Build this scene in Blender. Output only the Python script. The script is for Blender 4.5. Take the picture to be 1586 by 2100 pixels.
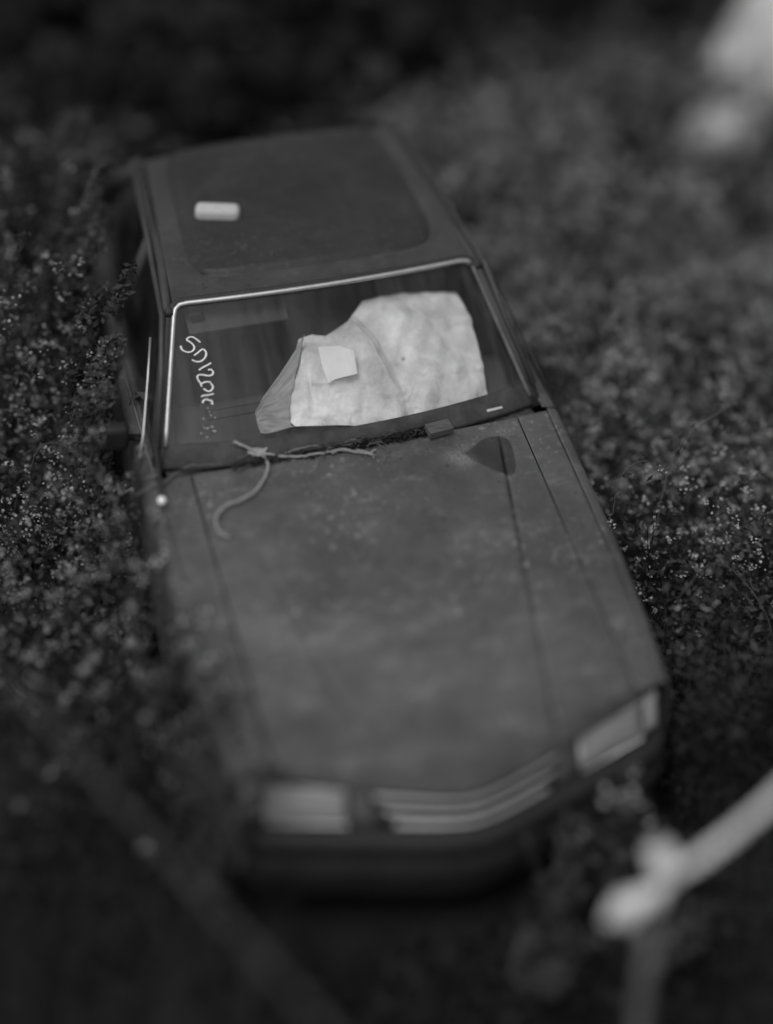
import bpy, math, random
import numpy as np
from mathutils import Vector, Matrix, Euler
R = math.radians
random.seed(7)
rng = np.random.default_rng(11)
scene = bpy.context.scene
for o in list(bpy.data.objects): bpy.data.objects.remove(o)

# ------------------------------------------------------------ camera
cam_d = bpy.data.cameras.new('camera'); cam = bpy.data.objects.new('camera', cam_d)
scene.collection.objects.link(cam); scene.camera = cam
CAM = Vector((-1.93043239, -4.36499007, 6.51456831))
rotm = Matrix.Rotation(-0.32759481, 4, 'Z') @ Matrix.Rotation(1.0247385, 4, 'X') @ Matrix.Rotation(0.05528999, 4, 'Z')
cam.matrix_world = Matrix.Translation(CAM) @ rotm
cam_d.sensor_fit = 'VERTICAL'; cam_d.sensor_height = 24.0; cam_d.sensor_width = 24.0
cam_d.lens = 4300.648 / 2100 * 24.0
cam_d.shift_y = -1000 / 2100
cam_d.clip_start = 0.05; cam_d.clip_end = 500
cam_d.dof.use_dof = True
cam_d.dof.focus_distance = 8.16
cam_d.dof.aperture_fstop = 0.10
cam_d.dof.aperture_blades = 0

# ------------------------------------------------------------ light
SUN_AZ, SUN_EL = R(-122), R(66)          # nearly overhead, a little from the left
world = bpy.data.worlds.new("World"); scene.world = world; world.use_nodes = True
nt = world.node_tree; bg = nt.nodes['Background']
sky = nt.nodes.new('ShaderNodeTexSky'); sky.sky_type = 'NISHITA'; sky.sun_disc = False
sky.sun_elevation = SUN_EL; sky.sun_rotation = SUN_AZ
sky.air_density = 1.0; sky.dust_density = 3.0
bw = nt.nodes.new('ShaderNodeRGBToBW')
nt.links.new(sky.outputs[0], bw.inputs[0]); nt.links.new(bw.outputs[0], bg.inputs[0])
bg.inputs[1].default_value = 0.13
sd = bpy.data.lights.new('sun', 'SUN'); sun = bpy.data.objects.new('sun', sd); scene.collection.objects.link(sun)
sd.energy = 0.75; sd.angle = R(22); sd.color = (1, 1, 1)
dirv = Vector((math.sin(SUN_AZ)*math.cos(SUN_EL), math.cos(SUN_AZ)*math.cos(SUN_EL), math.sin(SUN_EL)))
sun.rotation_euler = dirv.to_track_quat('Z', 'Y').to_euler()
sun.location = (0, 0, 12)
vs = scene.view_settings; vs.view_transform = 'Standard'; vs.look = 'None'; vs.gamma = 1; vs.exposure = 0.30
vs.use_curve_mapping = False

# ------------------------------------------------------------ helpers
col = scene.collection
ORIGIN = {}
def tag(o, label=None, cat=None, group=None, kind=None):
    if label: o['label'] = label
    if cat: o['category'] = cat
    if group: o['group'] = group
    if kind: o['kind'] = kind
    return o
def empty(name, loc, label, cat, group=None):
    o = bpy.data.objects.new(name, None); col.objects.link(o); o.location = loc; o.empty_display_size = .1
    ORIGIN[o] = Vector(loc)
    return tag(o, label, cat, group)
def place(o, parent):
    """children keep their vertices in world coordinates"""
    col.objects.link(o); ORIGIN[o] = Vector((0, 0, 0))
    if parent is not None:
        o.parent = parent
        o.matrix_parent_inverse = Matrix.Translation(-ORIGIN[parent])
    return o
class MB:
    def __init__(s): s.v = []; s.f = []
    def add(s, v, f):
        n = len(s.v); s.v += [tuple(map(float, p)) for p in v]; s.f += [tuple(i+n for i in q) for q in f]; return s
    def box(s, c, d, rot=None, taper=1.0):
        c = Vector(c); vs_ = []
        for z in (-1, 1):
            for x, y in ((-1, -1), (1, -1), (1, 1), (-1, 1)):
                k = taper if z > 0 else 1
                p = Vector((x*d[0]/2*k, y*d[1]/2*k, z*d[2]/2))
                if rot: p = rot @ p
                vs_.append(c+p)
        return s.add(vs_, [(3, 2, 1, 0), (4, 5, 6, 7), (0, 1, 5, 4), (1, 2, 6, 5), (2, 3, 7, 6), (3, 0, 4, 7)])
    def tube(s, pts, r, n=8, cap=True, squash=1.0):
        pts = [Vector(p) for p in pts]; m = len(pts)
        rs = r if hasattr(r, '__len__') else [r]*m
        ring = []; up = Vector((0, 0, 1))
        for i, p in enumerate(pts):
            t = (pts[min(i+1, m-1)]-pts[max(i-1, 0)]).normalized()
            a = t.cross(up)
            if a.length < .05: a = t.cross(Vector((1, 0, 0)))
            a.normalize(); b = a.cross(t).normalized()
            ring.append([p+(a*math.cos(2*math.pi*k/n)+b*math.sin(2*math.pi*k/n)*squash)*rs[i] for k in range(n)])
        v = [q for g_ in ring for q in g_]; f = []
        for i in range(m-1):
            for k in range(n):
                f.append((i*n+k, i*n+(k+1) % n, (i+1)*n+(k+1) % n, (i+1)*n+k))
        if cap: f.append(tuple(range(n))[::-1]); f.append(tuple((m-1)*n+k for k in range(n)))
        return s.add(v, f)
    def lathe(s, prof, c, axis='X', n=32):
        v = []; f = []; m = len(prof)
        for k in range(n):
            a = 2*math.pi*k/n
            for (r_, h_) in prof:
                p = (h_, r_*math.cos(a), r_*math.sin(a)) if axis == 'X' else (r_*math.cos(a), r_*math.sin(a), h_)
                v.append(Vector(c)+Vector(p))
        for k in range(n):
            for i in range(m-1):
                f.append((k*m+i, ((k+1) % n)*m+i, ((k+1) % n)*m+i+1, k*m+i+1))
        return s.add(v, f)
    def ball(s, c, r, n=12):
        r = r if hasattr(r, '__len__') else (r, r, r); v = []; f = []
        for i in range(n+1):
            a = math.pi*i/n
            for k in range(2*n):
                b = math.pi*k/n
                v.append((c[0]+r[0]*math.sin(a)*math.cos(b), c[1]+r[1]*math.sin(a)*math.sin(b), c[2]+r[2]*math.cos(a)))
        for i in range(n):
            for k in range(2*n):
                f.append((i*2*n+k, (i+1)*2*n+k, (i+1)*2*n+(k+1) % (2*n), i*2*n+(k+1) % (2*n)))
        return s.add(v, f)
    def build(s, name, m, parent=None, smooth=True, bevel=0, solid=0, sub=0, offset=-1):
        me = bpy.data.meshes.new(name); me.from_pydata(s.v, [], s.f); me.update()
        me.materials.append(m)
        o = bpy.data.objects.new(name, me); place(o, parent)
        if smooth: me.shade_smooth()
        if solid: md = o.modifiers.new('solid', 'SOLIDIFY'); md.thickness = solid; md.offset = offset
        if bevel: md = o.modifiers.new('bevel', 'BEVEL'); md.width = bevel; md.segments = 3; md.limit_method = 'ANGLE'; md.harden_normals = False
        if sub: md = o.modifiers.new('sub', 'SUBSURF'); md.levels = sub; md.render_levels = sub
        if bevel and smooth:
            try: me.set_sharp_from_angle(angle=R(40))
            except Exception: pass
        return o
def grid(fn, us, vs_):
    """fn(u,v)->xyz ; quads wound so that +u x +v is the normal"""
    m = MB(); nu, nv = len(us), len(vs_)
    v = [fn(u, w) for u in us for w in vs_]
    f = [(i*nv+j, (i+1)*nv+j, (i+1)*nv+j+1, i*nv+j+1) for i in range(nu-1) for j in range(nv-1)]
    return m.add(v, f)
def quads(name, V, nf, m, parent=None, shade=None, tri=False):
    """fast mesh of separate quads: V is (nf*k,3)"""
    k = 3 if tri else 4
    me = bpy.data.meshes.new(name)
    me.vertices.add(len(V)); me.vertices.foreach_set('co', np.ascontiguousarray(V, dtype=np.float32).ravel())
    me.loops.add(nf*k); me.loops.foreach_set('vertex_index', np.arange(nf*k, dtype=np.int32))
    me.polygons.add(nf); me.polygons.foreach_set('loop_start', np.arange(0, nf*k, k, dtype=np.int32))
    try: me.polygons.foreach_set('loop_total', np.full(nf, k, dtype=np.int32))
    except Exception: pass
    if shade is not None:
        a = me.attributes.new('shade', 'FLOAT', 'FACE'); a.data.foreach_set('value', np.asarray(shade, dtype=np.float32))
    me.update(calc_edges=True); me.validate()
    me.materials.append(m)
    o = bpy.data.objects.new(name, me)
    return place(o, parent)

# ------------------------------------------------------------ materials (all neutral grey: the photograph is black and white)
def newmat(name):
    m = bpy.data.materials.new(name); m.use_nodes = True
    return m, m.node_tree, m.node_tree.nodes['Principled BSDF']
def g3(v): return (v, v, v, 1)
def mat(name, v, rough=.6, metal=0, var=0.0, scale=8, bump=0.0, bscale=60, spec=.5, coat=0):
    m, t, b = newmat(name)
    b.inputs['Base Color'].default_value = g3(v); b.inputs['Roughness'].default_value = rough
    b.inputs['Metallic'].default_value = metal; b.inputs['Specular IOR Level'].default_value = spec
    if coat: b.inputs['Coat Weight'].default_value = coat
    tc = t.nodes.new('ShaderNodeTexCoord')
    if var:
        n = t.nodes.new('ShaderNodeTexNoise'); n.inputs['Scale'].default_value = scale; n.inputs['Detail'].default_value = 8
        n.inputs['Roughness'].default_value = .65
        r = t.nodes.new('ShaderNodeMapRange'); r.inputs[1].default_value = .3; r.inputs[2].default_value = .7
        r.inputs[3].default_value = v*(1-var); r.inputs[4].default_value = v*(1+var)
        t.links.new(tc.outputs['Object'], n.inputs['Vector']); t.links.new(n.outputs[0], r.inputs[0])
        t.links.new(r.outputs[0], b.inputs['Base Color'])
    if bump:
        n2 = t.nodes.new('ShaderNodeTexNoise'); n2.inputs['Scale'].default_value = bscale; n2.inputs['Detail'].default_value = 6
        bp = t.nodes.new('ShaderNodeBump'); bp.inputs['Strength'].default_value = bump; bp.inputs['Distance'].default_value = .01
        t.links.new(tc.outputs['Object'], n2.inputs['Vector']); t.links.new(n2.outputs[0], bp.inputs['Height'])
        t.links.new(bp.outputs[0], b.inputs['Normal'])
    return m
def paint(name, v, stains=False, dust=1.0):
    """dull weathered paint: blotchy grime, fine dust specks, thin scratches, optional stain / powder attributes"""
    m, t, b = newmat(name); N = t.nodes; L = t.links
    tc = N.new('ShaderNodeTexCoord')
    def noise(sc, det=8, ro=.6, vec=None):
        n = N.new('ShaderNodeTexNoise'); n.inputs['Scale'].default_value = sc; n.inputs['Detail'].default_value = det; n.inputs['Roughness'].default_value = ro
        L.new(vec if vec is not None else tc.outputs['Object'], n.inputs['Vector']); return n.outputs[0]
    def rng_(x, a, b_, c, d):
        r = N.new('ShaderNodeMapRange'); r.inputs[1].default_value = a; r.inputs[2].default_value = b_; r.inputs[3].default_value = c; r.inputs[4].default_value = d
        L.new(x, r.inputs[0]); return r.outputs[0]
    def math_(op, a, b_):
        n = N.new('ShaderNodeMath'); n.operation = op
        for i, q in enumerate((a, b_)):
            if isinstance(q, (int, float)): n.inputs[i].default_value = q
            else: L.new(q, n.inputs[i])
        return n.outputs[0]
    big = rng_(noise(2.3, 6, .55), .35, .68, .74, 1.24)
    mid = rng_(noise(11, 9, .7), .38, .66, .86, 1.20)
    c = math_('MULTIPLY', math_('MULTIPLY', big, mid), v)
    # dusty streaky blotches
    mp = N.new('ShaderNodeMapping'); mp.inputs['Scale'].default_value = (3.2, 9.0, 3); L.new(tc.outputs['Object'], mp.inputs[0])
    st = rng_(noise(1.7, 10, .72, mp.outputs[0]), .54, .74, 0, .060*dust)
    c = math_('ADD', c, st)
    sp = rng_(noise(120, 3, .6), .66, .74, 0, .055*dust); c = math_('ADD', c, math_('MULTIPLY', sp, rng_(noise(5, 5), .45, .6, 0.1, 1)))
    sp2 = rng_(noise(42, 2, .5), .57, .72, 0, .090*dust); c = math_('ADD', c, math_('MULTIPLY', sp2, rng_(noise(3.1, 4), .42, .62, 0.05, 1)))
    dk = rng_(noise(33, 4, .5), .27, .33, .55, 1); c = math_('MULTIPLY', c, dk)
    if stains:
        at = N.new('ShaderNodeAttribute'); at.attribute_name = 'stain'
        e = math_('ADD', at.outputs['Fac'], rng_(noise(70, 4), .3, .7, -.0025, .0025))
        k = rng_(e, -.0015, .0015, .42, 1); c = math_('MULTIPLY', c, k)
        as_ = N.new('ShaderNodeAttribute'); as_.attribute_name = 'smudge_shading'
        c = math_('ADD', c, math_('MULTIPLY', math_('MULTIPLY', as_.outputs['Fac'], rng_(noise(9, 7, .7), .3, .7, .25, 1.2)), .085))  # pale smudges, their strength also painting in the bonnet sheen
        ap = N.new('ShaderNodeAttribute'); ap.attribute_name = 'powder'
        pw = math_('MULTIPLY', ap.outputs['Fac'], rng_(noise(160, 6, .8), .42, .66, .0, 1)); c = math_('ADD', c, math_('MULTIPLY', pw, .17))
    L.new(c, b.inputs['Base Color'])
    L.new(rng_(noise(6, 6), .3, .7, .42, .62), b.inputs['Roughness'])
    b.inputs['Specular IOR Level'].default_value = .35
    bp = N.new('ShaderNodeBump'); bp.inputs['Strength'].default_value = .12; bp.inputs['Distance'].default_value = .01
    L.new(noise(14, 5), bp.inputs['Height']); L.new(bp.outputs[0], b.inputs['Normal'])
    return m
def leafmat(name, lo, hi, trans=.25):
    m, t, b = newmat(name); N = t.nodes; L = t.links
    at = N.new('ShaderNodeAttribute'); at.attribute_name = 'shade'
    r = N.new('ShaderNodeMapRange'); r.inputs[3].default_value = lo; r.inputs[4].default_value = hi; L.new(at.outputs['Fac'], r.inputs[0])
    L.new(r.outputs[0], b.inputs['Base Color']); b.inputs['Roughness'].default_value = .7; b.inputs['Specular IOR Level'].default_value = .10
    tr = N.new('ShaderNodeBsdfTranslucent'); L.new(r.outputs[0], tr.inputs[0])
    mx = N.new('ShaderNodeMixShader'); mx.inputs[0].default_value = trans
    L.new(b.outputs[0], mx.inputs[1]); L.new(tr.outputs[0], mx.inputs[2]); L.new(mx.outputs[0], N['Material Output'].inputs[0])
    return m
M = {}
M['hood'] = paint('hood_paint', .068, True, dust=1.15)
M['paint'] = paint('body_paint', .066)
M['roof'] = paint('roof_paint', .040, dust=.25)
M['vinyl'] = paint('roof_vinyl', .021, dust=.2)
M['frame'] = mat('dark_frame', .028, .6, var=.3)
M['chrome'] = mat('chrome', .52, .5, 1, var=.12, scale=30)
M['dullchrome'] = mat('dull_chrome', .5, .42, .85, var=.25, scale=25)
M['oldtrim'] = mat('tarnished_trim', .10, .6, .2, var=.3, scale=20)
M['rubber'] = mat('rubber', .018, .7, var=.4, scale=20, bump=.1)
M['seal'] = mat('weathered_seal', .035, .8, var=.6, scale=14, bump=.15)
M['bumper'] = mat('bumper_plastic', .018, .6, var=.3, scale=7, bump=.08, spec=.25)
M['black'] = mat('black_inside', .012, .9)
M['inside'] = mat('interior_trim', .06, .8, var=.25, scale=9)
M['seat'] = mat('seat_cloth', .05, .95, var=.3, scale=22, bump=.2)
M['dash'] = mat('dashboard_vinyl', .042, .75, var=.2, scale=10, bump=.1)
M['lens'] = mat('headlamp_lens', .25, .35, 0, var=.15, scale=12, bump=.12, coat=.4)
M['surround'] = mat('lamp_surround', .07, .6, var=.3)
M['lens2'] = mat('indicator_lens', .30, .35, 0, var=.2, scale=15, coat=.3)
M['white'] = mat('white_plastic', .8, .45)
M['chalk'] = mat('chalk', .72, .95, var=.15, scale=300)
M['paper'] = mat('paper_label', .45, .8, var=.15, scale=90)
M['foam'] = mat('pale_foam', .42, .85, var=.12, scale=30, bump=.2)
M['bark'] = mat('twig_bark', .27, .9, var=.4, scale=120, bump=.5, bscale=200)
M['barkd'] = mat('dark_twig', .10, .9, var=.45, scale=90, bump=.4, bscale=200)
M['bleached'] = mat('bleached_wood', .62, .8, var=.15, scale=14, bump=.3)
M['woodshade'] = mat('shaded_wood', .085, .85, var=.3, scale=10, bump=.3)  # lower stem toned dark, its shade put into the wood colour
M['cane'] = mat('cane_bark', .07, .8, var=.3, scale=30)
M['stem'] = mat('grey_stem', .035, .9, var=.3, scale=8)
M['rock'] = mat('pale_rock', .48, .9, var=.25, scale=2.5, bump=.5, bscale=7)
M['litter'] = mat('leaf_litter', .045, .95, var=.7, scale=60, bump=.8, bscale=90)
M['bright_patch'] = mat('bright_patch', .80, .6, var=.04, scale=20, bump=.2, bscale=30)
M['sheet2'] = mat('grey_film', .30, .5, var=.25, scale=10, bump=.35, bscale=28)
M['leaf'] = leafmat('weed_leaf', .008, .10, .3)
M['leafd'] = leafmat('shrub_leaf', .010, .055, .2)  # shrub leaves coloured dark in place of overhanging tree shade
M['flower'] = leafmat('weed_flower', .13, .55, .3)
M['grass'] = leafmat('grass_blade', .018, .085, .25)
# sheet behind the windscreen: white with grey spots and grubby lower edge
m, t, b = newmat('white_sheet'); N = t.nodes; L = t.links
tc = N.new('ShaderNodeTexCoord')
n1 = N.new('ShaderNodeTexNoise'); n1.inputs['Scale'].default_value = 4.5; n1.inputs['Detail'].default_value = 8; n1.inputs['Roughness'].default_value = .65
vo = N.new('ShaderNodeTexVoronoi'); vo.inputs['Scale'].default_value = 6.3; vo.inputs['Randomness'].default_value = 1
L.new(tc.outputs['Object'], n1.inputs['Vector']); L.new(tc.outputs['Object'], vo.inputs['Vector'])
r1 = N.new('ShaderNodeMapRange'); r1.inputs[1].default_value = .3; r1.inputs[2].default_value = .7; r1.inputs[3].default_value = .40; r1.inputs[4].default_value = .98; L.new(n1.outputs[0], r1.inputs[0])
r2 = N.new('ShaderNodeMapRange'); r2.inputs[1].default_value = .03; r2.inputs[2].default_value = .08; r2.inputs[3].default_value = .45; r2.inputs[4].default_value = 1; L.new(vo.outputs['Distance'], r2.inputs[0])
mm = N.new('ShaderNodeMath'); mm.operation = 'MULTIPLY'; L.new(r1.outputs[0], mm.inputs[0]); L.new(r2.outputs[0], mm.inputs[1])
L.new(mm.outputs[0], b.inputs['Base Color']); b.inputs['Roughness'].default_value = .7
bp = N.new('ShaderNodeBump'); bp.inputs['Strength'].default_value = .8; bp.inputs['Distance'].default_value = .01
n3 = N.new('ShaderNodeTexNoise'); n3.inputs['Scale'].default_value = 22; n3.inputs['Detail'].default_value = 7; L.new(tc.outputs['Object'], n3.inputs['Vector'])
L.new(n3.outputs[0], bp.inputs['Height']); L.new(bp.outputs[0], b.inputs['Normal'])
M['sheet'] = m
# window glass: clear pane + fresnel gloss + dust film
def glassmat(name, dlo, dhi, tint=.95):
    m, t, b = newmat(name); N = t.nodes; L = t.links; N.remove(b)
    tr = N.new('ShaderNodeBsdfTransparent'); tr.inputs[0].default_value = g3(tint)
    gl = N.new('ShaderNodeBsdfGlossy'); gl.inputs['Roughness'].default_value = .08
    fr = N.new('ShaderNodeFresnel'); fr.inputs[0].default_value = 1.45
    mx = N.new('ShaderNodeMixShader'); L.new(fr.outputs[0], mx.inputs[0]); L.new(tr.outputs[0], mx.inputs[1]); L.new(gl.outputs[0], mx.inputs[2])
    df = N.new('ShaderNodeBsdfDiffuse'); df.inputs[0].default_value = g3(.38)
    tc = N.new('ShaderNodeTexCoord')
    n = N.new('ShaderNodeTexNoise'); n.inputs['Scale'].default_value = 4; n.inputs['Detail'].default_value = 9; n.inputs['Roughness'].default_value = .6
    L.new(tc.outputs['Object'], n.inputs['Vector'])
    mp = N.new('ShaderNodeMapping'); mp.inputs['Scale'].default_value = (26, 2.0, 2.0); L.new(tc.outputs['Object'], mp.inputs[0])
    ns = N.new('ShaderNodeTexNoise'); ns.inputs['Scale'].default_value = 1; ns.inputs['Detail'].default_value = 6; L.new(mp.outputs[0], ns.inputs['Vector'])
    ad = N.new('ShaderNodeMath'); ad.operation = 'MULTIPLY'; L.new(n.outputs[0], ad.inputs[0]); L.new(ns.outputs[0], ad.inputs[1])
    r = N.new('ShaderNodeMapRange'); r.inputs[1].default_value = .16; r.inputs[2].default_value = .36; r.inputs[3].default_value = dlo; r.inputs[4].default_value = dhi
    L.new(ad.outputs[0], r.inputs[0])
    # grime collects along the lower edge
    sx = N.new('ShaderNodeSeparateXYZ'); L.new(tc.outputs['Object'], sx.inputs[0])
    rz = N.new('ShaderNodeMapRange'); rz.inputs[1].default_value = .93; rz.inputs[2].default_value = 1.00; rz.inputs[3].default_value = .22; rz.inputs[4].default_value = 0
    L.new(sx.outputs[2], rz.inputs[0])
    mz = N.new('ShaderNodeMath'); mz.operation = 'MULTIPLY'; L.new(rz.outputs[0], mz.inputs[0]); L.new(ns.outputs[0], mz.inputs[1])
    a2 = N.new('ShaderNodeMath'); a2.operation = 'ADD'; L.new(r.outputs[0], a2.inputs[0]); L.new(mz.outputs[0], a2.inputs[1])
    m2 = N.new('ShaderNodeMixShader'); L.new(a2.outputs[0], m2.inputs[0]); L.new(mx.outputs[0], m2.inputs[1]); L.new(df.outputs[0], m2.inputs[2])
    L.new(m2.outputs[0], N['Material Output'].inputs[0])
    return m
M['glass'] = glassmat('dusty_windscreen', .012, .085)
M['glass2'] = glassmat('dusty_side_glass', .015, .06, .6)
# ground
m, t, b = newmat('soil'); N = t.nodes; L = t.links
tc = N.new('ShaderNodeTexCoord'); n = N.new('ShaderNodeTexNoise'); n.inputs['Scale'].default_value = 3.0; n.inputs['Detail'].default_value = 12; n.inputs['Roughness'].default_value = .7
L.new(tc.outputs['Object'], n.inputs['Vector'])
r = N.new('ShaderNodeMapRange'); r.inputs[1].default_value = .3; r.inputs[2].default_value = .7; r.inputs[3].default_value = .006; r.inputs[4].default_value = .026
L.new(n.outputs[0], r.inputs[0]); L.new(r.outputs[0], b.inputs['Base Color']); b.inputs['Roughness'].default_value = .95; b.inputs['Specular IOR Level'].default_value = .05
bp = N.new('ShaderNodeBump'); bp.inputs['Strength'].default_value = .8; bp.inputs['Distance'].default_value = .05
L.new(n.outputs[0], bp.inputs['Height']); L.new(bp.outputs[0], b.inputs['Normal'])
M['soil'] = m

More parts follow.
